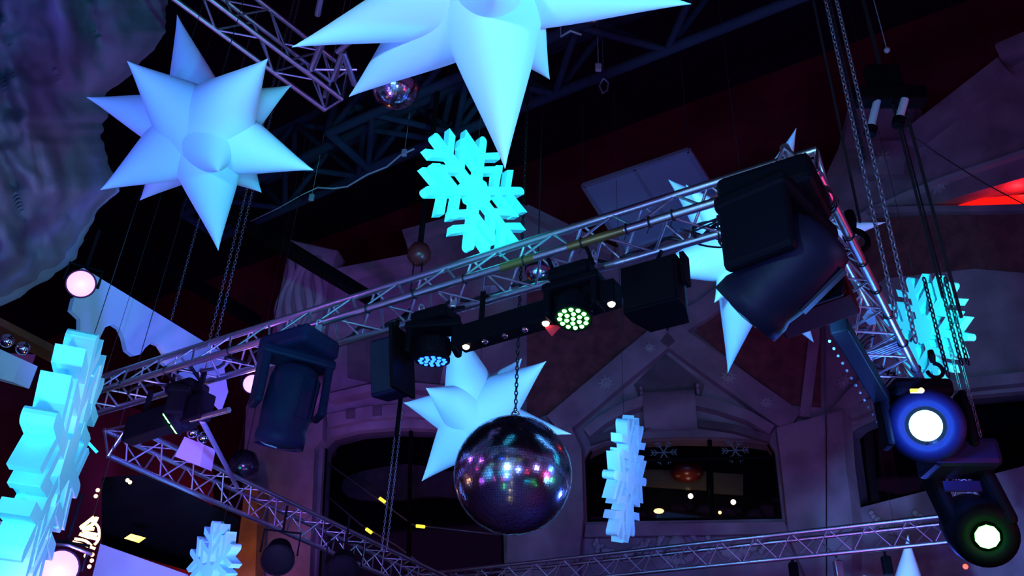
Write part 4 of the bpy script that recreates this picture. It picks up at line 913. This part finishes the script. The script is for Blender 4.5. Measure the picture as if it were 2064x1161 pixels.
# other boards lower left
mb = MB(); mb.prism([at_d(x, y, 12.5) for x, y in [(202, 1096), (372, 1156), (400, 1220), (170, 1230)]], V*0.05); tag(link('white_board', mb, M['board'], None), 'plain pale blue board at the bottom left under the yellow lamp', 'board')
mb = MB(); mb.prism([at_d(x, y, 9.0) for x, y in [(-60, 1030), (18, 1056), (60, 1110), (70, 1230), (-60, 1230)]], V*0.05); tag(link('white_board', mb, M['board'], None), 'pale board behind the bottom of the large edge-on snowflake', 'board')
spot((-1.0, 2.0, 1.0), at_d(270, 1150, 12.0), (0.06, 0.26, 1.0), 2000, 18, 0.7)  # added blue spot, no fixture, brightening the lower left board
mb = MB(); mb.prism([at_d(x, y, 11.8) for x, y in [(250, 1085), (264, 1076), (287, 1082), (273, 1092)]], V*0.05); tag(link('yellow_lamp', mb, M['yellow'], None), 'yellow diamond shaped lamp above the plain board', 'lamp')
mb = MB(); mb.prism([at_z(x, y, 5.0) for x, y in [(205, 972), (300, 965), (480, 1056), (470, 1082), (378, 1150), (205, 1100)]], Z*0.06)
tag(link('black_canopy', mb, M['interior'], None), 'black flat canopy behind the flame coloured lights', 'canopy')
# flame coloured light string
t = thing('string_lights', 'tangle of flame coloured rope lights left of the yellow lamp', 'string lights', at_d(175, 1080, 9.0))
for i, pts in enumerate([[(190, 1042), (172, 1056), (164, 1064), (190, 1066)], [(196, 1042), (188, 1056), (168, 1070), (196, 1078)], [(160, 1076), (178, 1082), (196, 1086)], [(146, 1092), (168, 1098), (192, 1106)], [(182, 1048), (198, 1062), (199, 1086), (190, 1098)], [(150, 1086), (172, 1090), (184, 1100)]]):
    mb = MB(); mb.path([at_d(x, y, 9.0+0.03*i) for x, y in dense(pts+pts[::-1][1:-1], 4)[:len(pts)*4-3]], 0.016 if i < 3 else 0.012, 6); link('rope_light', mb, M['warm'], t)
mb = MB()
for x, y in ((197, 988), (193, 1000), (257, 968), (262, 972), (186, 1118), (185, 1130), (180, 1142), (173, 1120)): mb.ball(at_d(x, y, 9.1), 0.018, 8, 6)
link('bulb', mb, M['warm'], t); c = at_d(185, 1050, 9.05); mb = MB(); mb.tube(c, up_to(c, topz), 0.004, 5); link('wire', mb, M['rope'], t); point(at_d(180, 1070, 8.6), (1, 0.45, 0.12), 3, 0.06)

# emergency light units
def twin(label, pts, D, balls):
    t = thing('emergency_light', label, 'emergency light', at_d(*pts[0], D))
    mb = MB(); mb.prism([at_d(x, y, D) for x, y in pts], V*0.16); link('box', mb, M['white_box'], t)
    for x, y in balls: mb = MB(); mb.ball(at_d(x, y, D-0.1), 0.062, 16, 10); link('lamp_head', mb, M['chrome'], t)
twin('white emergency light box with twin round heads at the far left edge', [(-30, 690), (44, 724), (26, 770), (-40, 752)], 9.2, [(14, 687), (46, 702)])
twin('white emergency light box with twin heads below the left green lamp', [(372, 880), (411, 896), (403, 940), (352, 920)], 10.0, [(388, 871), (409, 882)])

# dark dome lamp left of the pier and dark heads under the left truss
c = at_d(492, 934, 11.0); t = thing('dome_lamp', 'round dark dome lamp hanging by the pier, right of the slanting pipe', 'lamp', c)
mb = MB(); mb.lathe([(0.03, 0.16), (0.12, 0.12), (0.17, 0.02), (0.18, -0.06), (0.14, -0.13), (0.06, -0.17), (0.001, -0.18)], Matrix.Translation(c), 24); link('shade', mb, mat('dark_gloss_dome', (0.01, 0.008, 0.012), 0.2), t)
mb = MB(); mb.tube(c+Z*0.14, up_to(c, topz), 0.006, 6); link('cord', mb, M['rope'], t)
for x, y, lb in ((560, 1128, 'dark unlit par lamp under the left truss beside the pier'), (690, 1150, 'dark unlit par lamp low in front of the left window')):
    par_can(lb, at_d(x, y, 10.6), toward(at_d(x, y, 10.6))-Z*0.6, 0.17, 0.34, 'black', None, hang=0.3)
